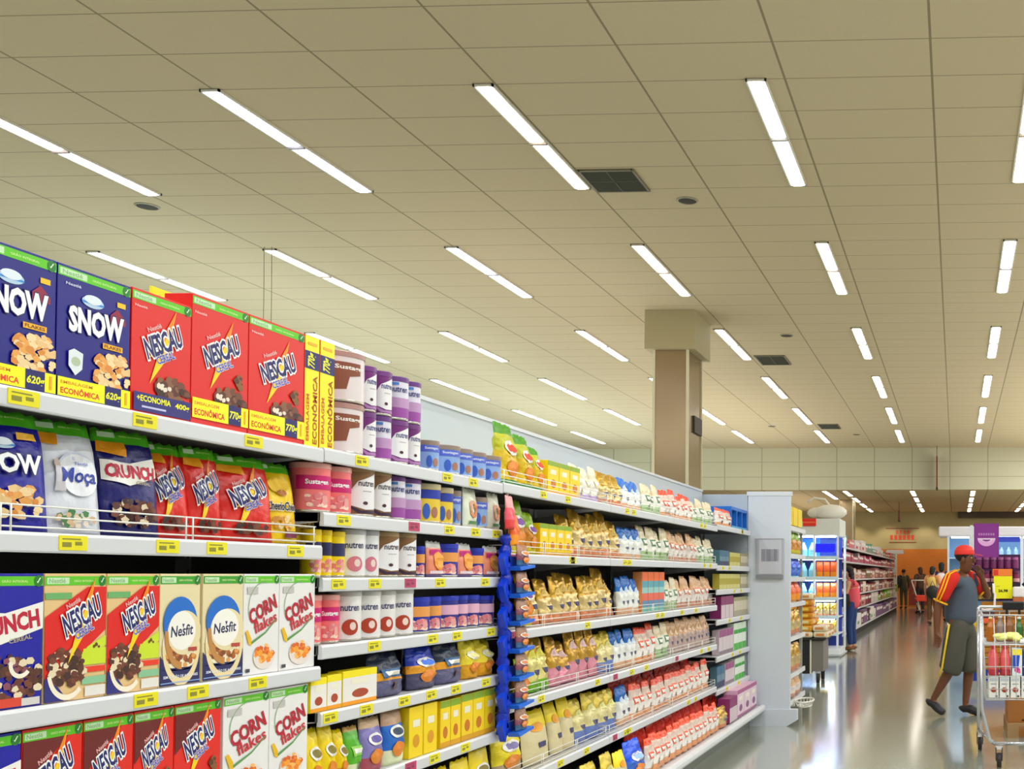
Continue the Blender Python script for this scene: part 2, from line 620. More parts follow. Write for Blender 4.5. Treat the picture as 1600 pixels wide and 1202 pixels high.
# lettering of the department sign on the back wall
a_ = Art()
for i in range(6):
    a_.rect('lettering', '#c9502f', -0.55 + i * 0.19, -0.16, -0.55 + i * 0.19 + 0.13, 0.05)
for i in range(4):
    a_.rect('lettering', '#c9603f', -0.3 + i * 0.17, 0.1, -0.3 + i * 0.17 + 0.12, 0.26)
a_.rect('lettering', '#8c4a2c', -0.75, 0.32, 0.75, 0.36); a_.rect('lettering', '#8c4a2c', -0.6, -0.3, 0.62, -0.26)
sgn = [link('department_sign', me) for _, me in a_.finish(lambda u, v, e: Vector((u, -e - 0.01, v)))][0]
sgn.location = (on_y(1410, 838, YE).x, YE - 0.004, on_y(1410, 838, YE).z)
tag(sgn, 'red department lettering high on the beige back wall', 'sign')

# ------------------------------------------------------------------ ceiling lights
rows = [(8.85, 11.3), (13.27, 15.72), (17.92, 20.45), (22.3, 24.95), (26.5, 29.25), (30.6, 33.4)]
cols = [-11.25, -8.88, -6.48, -4.06, -1.70, 0.68]
ROWN = ['nearest', 'second nearest', 'third nearest', 'fourth nearest', 'fifth nearest', 'farthest']
COLN = ['leftmost', 'second from left', 'third from left', 'fourth from left', 'fifth from left', 'rightmost']
TINT = {(0, 2): '#dfe0ff', (0, 3): '#fff1df', (0, 4): '#f4fbff', (0, 5): '#ffeedd', (0, 1): '#ffe9f4', (1, 1): '#fff6e6', (1, 2): '#e8e9ff', (1, 3): '#fff0e2',
        (1, 4): '#fff1e0', (1, 5): '#f1ecff', (2, 1): '#fff3e4', (2, 2): '#ecefff', (2, 4): '#fff0e6', (2, 0): '#d9f1f7', (3, 1): '#def2fa', (3, 2): '#ecf0ff', (4, 1): '#dcf0f9'}


def light_fixture(x, y0, y1, z, label, group, tint, e=TUBE, halves=True):
    root = thing('ceiling_light', label, 'light', (x, (y0 + y1) / 2, z), 0, group)
    L = (y1 - y0) / 2
    hb = MB()
    wht = mat('#e8e4d8', 0.4)
    for s in (-1, 1):
        hb.box(s * 0.082 - 0.008, s * 0.082 + 0.008, -L, L, -0.022, 0, wht)
        hb.box(-0.09, 0.09, s * (L - 0.01) - 0.01, s * (L - 0.01) + 0.01, -0.022, 0, wht)
    hb.box(-0.074, 0.074, -L, L, -0.004, 0, wht)
    hb.box(-0.082, 0.082, -0.015, 0.015, -0.034, -0.004, mat('#8f8a80', 0.5))
    hb.build('housing', root)
    for s in (-1, 1):
        d = MB()
        a, b = (0.05, L - 0.03) if s > 0 else (-L + 0.03, -0.05)
        pr = [(-0.07, -0.004), (0.07, -0.004), (0.066, -0.022), (0.045, -0.031), (-0.045, -0.031), (-0.066, -0.022)]
        d.prism(pr, a, b, mat(tint, 0.4, emit=e), 'y')
        d.build('diffuser', root)


for r, (y0, y1) in enumerate(rows):
    for c, x in enumerate(cols):
        if (r, c) == (0, 0) or (r == 5 and c in (1,)):
            continue
        light_fixture(x, y0, y1, CEIL, f'long ceiling light, {ROWN[r]} crosswise row, {COLN[c]} of the lengthwise lines', 'ceiling lights of the main hall', TINT.get((r, c), '#f1f6ff'))
for c, x in enumerate([-3.73, -1.47, 0.57, 2.65]):
    for r in range(4):
        y0 = 35.4 + r * 3.1
        light_fixture(x, y0, y0 + 2.1, LOW, f'ceiling light of far low ceiling, {ROWN[r]} row, {["leftmost", "second from left", "third from left", "rightmost"][c]} line', 'ceiling lights of the far low ceiling', '#fff8ec', TUBE)
light_fixture(-4.42, 35.4, 39.0, LOW, 'ceiling light just left of the far low ceiling lines', 'ceiling lights of the far low ceiling', '#fff8ec', TUBE)

# ------------------------------------------------------------------ ceiling vents, speakers, hanging things


def vent(x0, x1, y0, y1, label):
    root = thing('ceiling_vent', label, 'vent', ((x0 + x1) / 2, (y0 + y1) / 2, CEIL), 0, 'air vents in the ceiling')
    w, l = (x1 - x0) / 2, (y1 - y0) / 2
    b = MB(); b.box(-w, w, -l, l, -0.006, 0, mat('#23241c', 0.7)); b.build('backing', root)
    f = MB()
    for s in (-1, 1):
        f.box(s * w - 0.012, s * w + 0.012, -l - 0.012, l + 0.012, -0.02, 0, mat('#77705a', 0.5))
        f.box(-w, w, s * l - 0.012, s * l + 0.012, -0.02, 0, mat('#77705a', 0.5))
    f.box(-0.008, 0.008, -l, l, -0.018, 0, mat('#3d3d30', 0.6)); f.box(-w, w, -0.008, 0.008, -0.018, 0, mat('#3d3d30', 0.6))
    f.build('frame', root)
    g = MB()
    for i in range(14):
        y = -l + (i + 0.5) * 2 * l / 14
        g.add([(-w, y - 0.012, -0.004), (w, y - 0.012, -0.004), (w, y + 0.008, -0.018), (-w, y + 0.008, -0.018)], [(0, 1, 2, 3)], mat('#45463a', 0.5))
    g.build('grille', root)


vent(-3.93, -3.36, 10.8, 11.4, 'nearest dark square air vent in the tiled ceiling')
vent(-3.87, -3.30, 20.15, 21.0, 'middle dark air vent, right of the mirrored column')
vent(-3.86, -3.31, 29.4, 30.3, 'farthest and smallest dark air vent in the ceiling')
for px, py, rr, lab in [(230, 322, 0.125, 'round dark ceiling speaker above the blue cereal cartons'), (1074, 313, 0.12, 'round dark ceiling speaker right of the nearest vent'),
                        (1229, 524, 0.12, 'round dark ceiling speaker above the middle vent'), (1206, 666, 0.12, 'tiny round ceiling speaker left of the farthest vent'), (1338, 679, 0.12, 'tiny round ceiling speaker right of the farthest vent')]:
    p = on_z(px, py, CEIL)
    root = thing('ceiling_speaker', lab, 'speaker', (p.x, p.y, CEIL), 0, 'ceiling speakers')
    b = MB(); b.lathe([(rr, 0), (rr, -0.006), (rr * 0.85, -0.014), (rr * 0.84, -0.006)], mat('#a39c84', 0.5), 24); b.build('ring', root)
    b = MB(); b.lathe([(rr * 0.83, -0.0061), (rr * 0.83, -0.007), (rr * 0.4, -0.012), (0.004, -0.013)], mat('#3b352b', 0.7), 24); b.build('grille', root)

for px, y, z0, z1, lab in [(1464, 34.6, 4.22, CEIL, 'thin dark red banner hanging edge-on, the taller, centre'), (1405, 41, 3.5, LOW, 'thin red banner hanging edge-on below far low ceiling')]:
    X = on_y(px, 730, y).x
    root = thing('hanging_banner', lab, 'banner', (X, y, z1), 0.0, 'red hanging banners')
    b = MB(); b.tube([(0, 0, 0), (0, 0, -0.35)], 0.012, mat('#4d2a22', 0.5)); b.build('cord', root)
    b = MB(); b.box(-0.02, 0.02, -0.3, 0.3, z0 - z1 + 0.06, -0.35, mat('#7a2f25', 0.6)); b.box(-0.03, 0.03, -0.32, 0.32, z0 - z1, z0 - z1 + 0.06, mat('#3d1c18', 0.6)); b.build('sheet', root)
for px, lab in [(412, 'left of two thin pale cords hanging behind the red cereal cartons'), (424, 'right of two thin pale cords hanging behind the red cereal cartons')]:
    X = on_y(px, 440, 13.2).x
    b = MB(); b.tube([(X, 13.2, CEIL), (X + 0.005, 13.2, 4.9), (X, 13.2, 3.2)], 0.004, mat('#8d8a78', 0.5), 5)
    tag(b.build('suspension_wire'), lab, 'cord', 'thin cords from the ceiling')

# ------------------------------------------------------------------ columns clad in polished bronze panels


def column(x0, x1, y0, y1, top, label, cap):
    root = thing('column', label, 'column', ((x0 + x1) / 2, (y0 + y1) / 2, 0), 0, 'clad columns')
    w, l = (x1 - x0) / 2, (y1 - y0) / 2
    b = MB(); b.box(-w, w, -l, l, 0, top - 0.001, mat('#a89270', 0.2, 0.55)); b.build('cladding', root)
    b = MB()
    for sx in (-1, 1):
        for sy in (-1, 1):
            b.box(sx * w - 0.02, sx * w + 0.02, sy * l - 0.02, sy * l + 0.02, 0, top - 0.001, mat('#e6e0bf', 0.35))
    b.build('corner_trim', root)
    if cap:
        b = MB(); b.box(-w - 0.13, w + 0.13, -l - 0.1, l + 0.1, top - 0.62, top - 0.001, mat('#b9ad87', 0.7), 0.004); b.build('cap', root)
        b = MB(); b.box(w, w + 0.035, -0.1, 0.4, top - 1.9, top - 1.62, mat('#3b3730', 0.5), 0.01); b.build('junction_box', root)


column(-4.82, -4.28, 16.7, 17.6, CEIL, 'tall bronze-mirror column behind the gondola reaching the main ceiling', True)
column(-4.35, -3.85, 39.5, 40.2, LOW, 'far bronze column with pale edges under the low ceiling', False)

# ------------------------------------------------------------------ kinds of goods: cereals
GRN, LGRN, DGRN = '#63c022', '#cdeec0', '#1e7d2a'
YEL, NAVY, RED = '#fff01a', '#141468', '#d41f14'
FLK = ['#f3c88a', '#e9a85c', '#ffdfa8', '#d98f45', '#f7d59c']
CHO = ['#5b2c1e', '#7a4028', '#3f1d14', '#f0dcb8', '#6b3220']


def band(a, w, h, g=GRN):
    y0, y1 = h - 0.026, h - 0.006
    a.rect('green_band', g, -w / 2, y0, w / 2, y1)
    a.rect('green_band', LGRN, -w / 2 + 0.006, y0 + 0.003, -w * 0.12, y1 - 0.003)
    a.text('green_band', '#8fbf80', 'Nestlé', -w * 0.31, (y0 + y1) / 2, w * 0.26, 0.010)
    a.text('green_band', '#dff5a0', 'GRÃO INTEGRAL', w * 0.12, (y0 + y1) / 2, w * 0.34, 0.006)
    a.ell('green_band', DGRN, w / 2 - 0.014, (y0 + y1) / 2, 0.011, 0.0125)
    a.poly('green_band', '#eaffd8', [(w / 2 - 0.019, y0 + 0.009), (w / 2 - 0.016, y0 + 0.005), (w / 2 - 0.008, y0 + 0.017), (w / 2 - 0.011, y0 + 0.017), (w / 2 - 0.016, y0 + 0.009)])


def bowl_of(a, cx, cy, s, cols=FLK):
    a.ell('bowl_picture', '#bcd7ef', cx, cy, s, s * 0.42)
    a.rect('bowl_picture', '#3f8fd0', cx - s, cy - s * 0.15, cx + s, cy)
    a.ell('bowl_picture', '#e9f2fb', cx, cy + s * 0.18, s * 0.8, s * 0.33)


def eco(a, w, y0, y1, grams, x0=None, cover=1.0):
    x0 = -w / 2 if x0 is None else x0
    hh = y1 - y0
    a.rect('offer_strip', YEL, x0, y0, w / 2, y1)
    a.text('offer_strip', '#e08a1e', 'EMBALAGEM', x0 + w * 0.25, y0 + hh * 0.74, w * 0.42, hh * 0.17)
    a.text('offer_strip', '#d8442a', 'ECONÔMICA', x0 + w * 0.30, y0 + hh * 0.34, w * 0.52, hh * 0.40, bold=0.03)
    a.rect('offer_strip', NAVY, w * 0.13, y0, w * 0.36, y1)
    a.text('offer_strip', YEL, grams, w * 0.25, y0 + hh * 0.45, w * 0.21, hh * 0.52, shear=0.15, bold=0.03)
    a.rect('offer_strip', '#e8a82a', w * 0.415, y0 + hh * 0.15, w * 0.445, y1 - hh * 0.15)


def snow_art(w, h):
    a = Art(); band(a, w, h)
    a.text('brand_mark', '#d9dcf2', 'Nestlé', -w * 0.30, h * 0.865, w * 0.2, h * 0.022)
    a.rect('brand_mark', '#f0c21f', w * 0.30, h * 0.80, w * 0.42, h * 0.84)
    bowl_of(a, -w * 0.04, h * 0.775, w * 0.15)
    a.poly('backdrop', '#8c1a3c', [(w * 0.2, h * 0.72), (w * 0.3, h * 0.78), (w * 0.42, h * 0.71), (w * 0.42, h * 0.66), (w * 0.2, h * 0.66)])
    a.text('lettering', '#ffffff', 'SNOW', 0.004, h * 0.615, w * 0.76, h * 0.20, rot=0.02, bold=0.05, outline='#15155c', ow=0.035)
    a.rect('lettering', '#f4b51e', w * 0.10, h * 0.445, w * 0.38, h * 0.487)
    a.text('lettering', '#7a3c10', 'FLAKES', w * 0.24, h * 0.466, w * 0.24, h * 0.026, bold=0.03)
    a.flakes('flakes_picture', FLK, w * 0.24, h * 0.27, w * 0.25, h * 0.15, 70, 0.014, 3)
    a.poly('shield_picture', '#e8eef2', [(-w * 0.36, h * 0.36), (-w * 0.29, h * 0.385), (-w * 0.17, h * 0.36), (-w * 0.18, h * 0.24), (-w * 0.27, h * 0.185), (-w * 0.36, h * 0.25)])
    a.ell('shield_picture', '#b7c9a8', -w * 0.265, h * 0.29, w * 0.06, h * 0.035)
    eco(a, w, 0.004, h * 0.155, '620g')
    return a


def bolt(a, cx, cy, s, part='lightning_bolt'):
    a.poly(part, '#ffd21c', [(cx + 0.42 * s, cy + s), (cx - 0.10 * s, cy + 0.10 * s), (cx + 0.02 * s, cy + 0.06 * s), (cx - 0.45 * s, cy - 0.35 * s), (cx - 0.18 * s, cy - 0.30 * s),
                             (cx - 0.42 * s, cy - s), (cx + 0.26 * s, cy - 0.10 * s), (cx + 0.12 * s, cy - 0.08 * s), (cx + 0.40 * s, cy + 0.25 * s), (cx + 0.22 * s, cy + 0.22 * s)])
    a.poly(part, '#f08a1c', [(cx + 0.42 * s, cy + s), (cx - 0.10 * s, cy + 0.10 * s), (cx + 0.02 * s, cy + 0.10 * s), (cx + 0.3 * s, cy + 0.6 * s)])


def nescau_logo(a, w, cx, cy, s=1.0, rot=0.33):
    bolt(a, cx + 0.0 * s, cy - 0.01 * s, 0.105 * s)
    a.text('lettering', '#f0b3b0', 'Nestlé', cx - w * 0.16 * s, cy + w * 0.17 * s, w * 0.26 * s, 0.012 * s, rot=rot, bold=0.03)
    a.text('lettering', NAVY, 'NESCAU', cx, cy, w * 0.70 * s, 0.055 * s, rot=rot, shear=0.1, bold=0.03, outline='#ffffff', ow=0.07)
    a.text('lettering', '#4450b8', 'CEREAL', cx + w * 0.04 * s, cy - w * 0.20 * s, w * 0.34 * s, 0.020 * s, rot=rot, bold=0.02, outline='#f6e3d8', ow=0.06)


def nescau_art(w, h, kind):
    a = Art(); band(a, w, h)
    if kind == 'dark':
        a.poly('backdrop', '#6e120e', [(-w / 2, h - 0.026), (w * 0.25, h - 0.026), (-w / 2, h * 0.55)])
    if kind == 'cream':
        a.poly('backdrop', RED, [(-w / 2, h * 0.66), (w * 0.18, h - 0.03), (w / 2, h - 0.03), (w / 2, h * 0.55), (-w * 0.05, h * 0.30), (-w / 2, h * 0.12)])
        a.rect('backdrop', '#6fb46c', -w / 2, h * 0.80, -w * 0.08, h * 0.85)
        a.poly('claim_panel', '#cfe03a', [(w * 0.08, h * 0.30), (w / 2, h * 0.42), (w / 2, h * 0.50), (w * 0.2, h * 0.42), (w * 0.08, h * 0.36)])
        a.rect('claim_panel', '#cfe03a', w * 0.12, h * 0.27, w / 2, h * 0.40)
        a.flakes('claim_panel', ['#6b3b1c'], w * 0.33, h * 0.42, w * 0.1, h * 0.02, 3, 0.008, 4)
        a.rect('claim_panel', '#e2442a', w * 0.10, h * 0.21, w / 2, h * 0.255)
        a.rect('claim_panel', '#8fc79a', w * 0.10, h * 0.115, w / 2, h * 0.175)
        a.rect('claim_panel', '#ece6de', w * 0.15, h * 0.02, w / 2, h * 0.10)
        a.poly('backdrop', '#26267c', [(-w / 2, 0.002), (-w * 0.12, 0.002), (-w * 0.30, h * 0.13), (-w / 2, h * 0.2)])
        a.flakes('cereal_picture', CHO, -w * 0.14, h * 0.26, w * 0.29, h * 0.15, 80, 0.013, 5)
        a.arc('cereal_picture', '#fbf0d8', -w * 0.14, h * 0.24, w * 0.26, w * 0.32, PI * 1.05, PI * 1.75, rv=1.1)
        nescau_logo(a, w, w * 0.08, h * 0.665, 0.92, 0.42)
        return a
    if kind in ('A', 'B'):
        a.text('brand_mark', '#f3c9c4', 'Nestlé', -w * 0.36, h * 0.865, w * 0.2, h * 0.02)
    nescau_logo(a, w, 0.002, h * (0.62 if kind != 'dark' else 0.66), 0.95, 0.46)
    a.flakes('cereal_picture', CHO[:3] + ['#8d5a3c'], w * 0.16, h * 0.24, w * 0.29, h * 0.09, 60, 0.013, 6)
    a.flakes('cereal_picture', ['#f3e3d0'], w * 0.02, h * 0.25, w * 0.1, h * 0.02, 7, 0.009, 6)
    if kind in ('B', 'dark'):
        a.flakes('cereal_picture', ['#8b5a2c', '#5c3216'], w * 0.32, h * 0.40, w * 0.05, h * 0.05, 14, 0.011, 7)
    if kind == 'A':
        a.rect('offer_strip', '#2a2478', -w / 2 + 0.006, h * 0.02, w / 2, h * 0.17)
        a.text('offer_strip', YEL, '+ECONOMIA', -w * 0.14, h * 0.125, w * 0.56, h * 0.05, bold=0.03)
        a.rect('offer_strip', '#c9c9ee', -w * 0.34, h * 0.05, w * 0.06, h * 0.066)
        a.text('offer_strip', YEL, '400g', w * 0.34, h * 0.11, w * 0.25, h * 0.06, bold=0.03)
    if kind == 'B':
        eco(a, w, h * 0.05, h * 0.205, '770g')
    return a


def crunch_logo(a, w, cx, cy, s=1.0, rot=0.16):
    a.poly('lettering', '#fbf6ee', [(cx - 0.5 * w * s, cy - 0.10 * w * s), (cx - 0.05 * w * s, cy - 0.18 * w * s), (cx + 0.5 * w * s, cy - 0.02 * w * s), (cx + 0.5 * w * s, cy + 0.28 * w * s), (cx, cy + 0.16 * w * s), (cx - 0.5 * w * s, cy + 0.20 * w * s)])
    a.text('lettering', '#b8173c', 'CRUNCH', cx, cy + 0.03 * w * s, w * 0.9 * s, w * 0.21 * s, rot=rot, bold=0.05)
    a.text('lettering', '#b9a98c', 'CEREAL', cx + w * 0.2 * s, cy - w * 0.13 * s, w * 0.3 * s, w * 0.05 * s, rot=rot)


def crunch_art(w, h):
    a = Art(); band(a, w, h)
    crunch_logo(a, w, 0, h * 0.60)
    a.flakes('cereal_picture', CHO + ['#8d4a5c'], 0, h * 0.22, w * 0.5, h * 0.17, 110, 0.013, 8)
    a.arc('cereal_picture', '#fbf3e0', w * 0.2, h * 0.32, w * 0.10, w * 0.15, PI * 0.9, PI * 1.8)
    a.rect('cereal_picture', '#cf4a33', -w * 0.3, 0.004, w * 0.22, h * 0.08)
    a.rect('cereal_picture', '#d8d2cc', w * 0.22, 0.004, w * 0.46, h * 0.07)
    return a


def nesfit_art(w, h):
    a = Art(); band(a, w, h, '#3d9a2c')
    a.ell('picture', '#fff1cf', 0.004, h * 0.36, w * 0.46, h * 0.24, 30)
    a.rect('base_panel', '#20205f', -w / 2, 0.002, w / 2, h * 0.16)
    a.poly('base_panel', '#20205f', [(-w / 2, h * 0.15), (-w / 2, h * 0.28), (-w * 0.30, h * 0.17), (0, h * 0.13), (w * 0.3, h * 0.17), (w / 2, h * 0.28), (w / 2, h * 0.15)])
    a.arc('picture', '#f6dfa8', 0.004, h * 0.36, w * 0.38, w * 0.47, PI, 2 * PI, 20, 1.32)
    a.flakes('picture', ['#c9803c', '#a85f2c', '#e0a25c', '#8b4a24'], 0.004, h * 0.27, w * 0.34, h * 0.10, 70, 0.010, 9)
    a.ell('picture', '#1f6fc4', -0.002, h * 0.56, w * 0.42, h * 0.235, 28)
    a.ell('picture', '#f2e0b0', 0.014, h * 0.47, w * 0.42, h * 0.20, 28)
    a.arc('picture', '#c08a50', 0.004, h * 0.45, w * 0.33, w * 0.42, PI * 0.95, PI * 1.5, 14, 1.25)
    a.ell('picture', '#fffaf0', 0.004, h * 0.49, w * 0.34, h * 0.175, 30)
    a.text('lettering', '#222255', 'Nesfit', 0.004, h * 0.49, w * 0.55, h * 0.10, rot=0.05, shear=0.15)
    a.poly('lettering', '#4b2c8a', [(w * 0.02, h * 0.55), (w * 0.08, h * 0.55), (w * 0.05, h * 0.51)])
    a.rect('lettering', '#b34a42', w * 0.18, h * 0.30, w * 0.40, h * 0.335)
    a.text('base_panel', '#eef2fb', 'SEM ADIÇÃO DE AÇÚCARES', 0, h * 0.085, w * 0.86, h * 0.035)
    a.rect('base_panel', '#8fb5e8', -w / 2, h * 0.028, w / 2, h * 0.036)
    return a


def corn_art(w, h):
    a = Art(); band(a, w, h)
    a.rect('brand_mark', '#c9c4c0', -w * 0.42, h * 0.80, -w * 0.12, h * 0.87)
    a.arc('picture', '#7fae74', w * 0.05, h * 0.66, w * 0.42, w * 0.435, PI * 0.45, PI * 1.1)
    a.text('lettering', '#b01c34', 'CORN', 0.004, h * 0.645, w * 0.80, h * 0.16, rot=0.36, bold=0.04)
    a.text('lettering', '#c2303c', 'flakes', w * 0.10, h * 0.515, w * 0.66, h * 0.12, rot=0.30, bold=0.02)
    a.poly('picture', '#5f9a54', [(-w * 0.3, h * 0.33), (w * 0.1, h * 0.42), (w * 0.42, h * 0.55), (w * 0.42, h * 0.535), (w * 0.1, h * 0.40), (-w * 0.3, h * 0.30)])
    a.poly('picture', '#e6b820', [(-w * 0.46, h * 0.43), (-w * 0.40, h * 0.45), (-w * 0.30, h * 0.36), (-w * 0.30, h * 0.29), (-w * 0.38, h * 0.31)])
    a.ell('picture', '#f2e2d8', w * 0.06, h * 0.17, w * 0.30, h * 0.125, 26)
    a.flakes('picture', ['#ef8a2c', '#f7a540', '#d96a26', '#ffc070'], w * 0.06, h * 0.20, w * 0.24, h * 0.085, 45, 0.013, 11)
    a.rect('brand_mark', '#3b3f46', -w * 0.45, h * 0.03, -w * 0.34, h * 0.065)
    return a


def spine_art(w, h):
    a = Art()
    a.rect('offer_strip', NAVY, -w / 2, h * 0.70, w / 2, h * 0.86)
    a.text('offer_strip', YEL, '770g', 0.0, h * 0.78, h * 0.13, w * 0.62, rot=PI / 2, shear=0.15, bold=0.03)
    a.text('offer_strip', '#c9601c', 'EMBALAGEM', -w * 0.28, h * 0.26, h * 0.42, w * 0.20, rot=PI / 2)
    a.text('offer_strip', '#a8461c', 'ECONÔMICA', w * 0.18, h * 0.34, h * 0.62, w * 0.36, rot=PI / 2, bold=0.02)
    a.rect('offer_strip', '#e8b02c', -w * 0.3, h * 0.915, w * 0.3, h * 0.94)
    return a


CART = 'cereal_carton'
P = {}
P['snow'] = box_proto(CART, 'cereal box', 0.21, 0.297, 0.07, '#0e0a78', snow_art(0.21, 0.297))
P['nesA'] = box_proto(CART, 'cereal box', 0.19, 0.30, 0.07, RED, nescau_art(0.19, 0.30, 'A'))
P['nesB'] = box_proto(CART, 'cereal box', 0.21, 0.338, 0.075, RED, nescau_art(0.21, 0.338, 'B'))
P['nesC'] = box_proto(CART, 'cereal box', 0.185, 0.283, 0.07, '#f0c98c', nescau_art(0.185, 0.283, 'cream'))
P['nesD'] = box_proto(CART, 'cereal box', 0.185, 0.283, 0.07, '#d92a1a', nescau_art(0.185, 0.283, 'dark'))
P['crunch'] = box_proto(CART, 'cereal box', 0.19, 0.283, 0.07, '#100c98', crunch_art(0.19, 0.283))
P['nesfit'] = box_proto(CART, 'cereal box', 0.165, 0.283, 0.06, '#f2e0b0', nesfit_art(0.165, 0.283))
P['corn'] = box_proto(CART, 'cereal box', 0.17, 0.283, 0.06, '#f4f0ee', corn_art(0.17, 0.283))
P['spine'] = box_proto(CART, 'cereal box', 0.072, 0.338, 0.20, '#ffe61a', spine_art(0.072, 0.338), side='#d92a1a')


def bagband(a, w, h):
    a.rect('green_band', LGRN, -w * 0.42, h * 0.925, -w * 0.12, h * 0.975)
    a.text('green_band', '#e4ff9c', 'GRÃO INTEGRAL', w * 0.16, h * 0.95, w * 0.4, h * 0.018)


def bag_art(kind, w, h):
    a = Art(); bagband(a, w, h)
    org = '#f7a21c'
    if kind == 'snow':
        a.poly('offer_badge', org, [(-w * 0.45, h * 0.88), (-w * 0.05, h * 0.88), (-w * 0.10, h * 0.78), (-w * 0.45, h * 0.80)])
        a.rect('offer_badge', '#f4b51e', w * 0.18, h * 0.76, w * 0.40, h * 0.82)
        bowl_of(a, 0, h * 0.71, w * 0.14)
        a.text('lettering', '#ffffff', 'SNOW', 0, h * 0.55, w * 0.80, h * 0.17, bold=0.04, outline='#15155c', ow=0.05)
        a.flakes('cereal_picture', FLK, w * 0.05, h * 0.22, w * 0.3, h * 0.15, 50, 0.014, 3)
    elif kind == 'moca':
        a.poly('offer_badge', org, [(-w * 0.42, h * 0.88), (-w * 0.12, h * 0.88), (-w * 0.16, h * 0.77), (-w * 0.42, h * 0.78)])
        a.ell('figure_picture', '#d8dcef', 0.02, h * 0.52, w * 0.34, h * 0.2, 24)
        a.ell('figure_picture', '#f6f7fc', 0.02, h * 0.51, w * 0.32, h * 0.19, 24)
        a.ell('figure_picture', '#cfb8b0', -w * 0.22, h * 0.6, w * 0.05, h * 0.05)
        a.poly('figure_picture', '#dcd6dc', [(-w * 0.3, h * 0.36), (-w * 0.14, h * 0.36), (-w * 0.18, h * 0.58), (-w * 0.26, h * 0.58)])
        a.text('lettering', '#2b3f9c', 'Moça', w * 0.10, h * 0.49, w * 0.58, h * 0.16, shear=0.15, bold=0.02)
        a.text('lettering', '#5a68b0', 'Nestlé', w * 0.14, h * 0.61, w * 0.22, h * 0.03)
        a.flakes('cereal_picture', ['#e9c49a', '#f5e3cc', '#4c8a50'], 0, h * 0.12, w * 0.3, h * 0.07, 26, 0.012, 2)
    elif kind == 'crunch':
        a.poly('offer_badge', org, [(-w * 0.46, h * 0.88), (0, h * 0.88), (-w * 0.04, h * 0.74), (-w * 0.46, h * 0.78)])
        crunch_logo(a, w * 0.88, 0, h * 0.58, 1.0, -0.02)
        a.flakes('cereal_picture', CHO, 0, h * 0.2, w * 0.36, h * 0.13, 60, 0.013, 8)
    elif kind == 'nescau':
        a.poly('offer_badge', org, [(-w * 0.46, h * 0.88), (-w * 0.02, h * 0.88), (-w * 0.02, h * 0.77), (-w * 0.46, h * 0.80)])
        nescau_logo(a, w, 0.0, h * 0.56, 0.98, 0.38)
        a.flakes('cereal_picture', CHO[:3], 0, h * 0.14, w * 0.3, h * 0.07, 30, 0.012, 8)
    else:
        a.ell('picture', '#f2c400', 0, h * 0.72, w * 0.3, h * 0.10)
        a.ell('picture', '#a8641c', w * 0.05, h * 0.62, w * 0.12, h * 0.04)
        a.text('lettering', '#2c2c2c', 'CheerioCheio', 0, h * 0.45, w * 0.80, h * 0.11, bold=0.03, outline='#ffffff', ow=0.05)
        a.flakes('picture', ['#e8b35a', '#f6dc9c', '#c98c34'], 0, h * 0.24, w * 0.3, h * 0.09, 30, 0.012, 8)
        a.rect('picture', '#7a1c4a', w * 0.0, h * 0.06, w * 0.34, h * 0.14)
    return a


for k, c in (('snow', '#161090'), ('moca', '#e9ebf4'), ('crunch', '#14106c'), ('nescau', '#d42a1e'), ('cheer', '#ffcf1a')):
    P['bag_' + k] = bag_proto('cereal_bag', 'cereal bag', 0.185, 0.26, 0.042, [(0.90, c), (1.0, '#5cc02a')], bag_art(k, 0.185, 0.26), wr=0.8)

# ------------------------------------------------------------------ kinds of goods: formula, snacks and dry goods


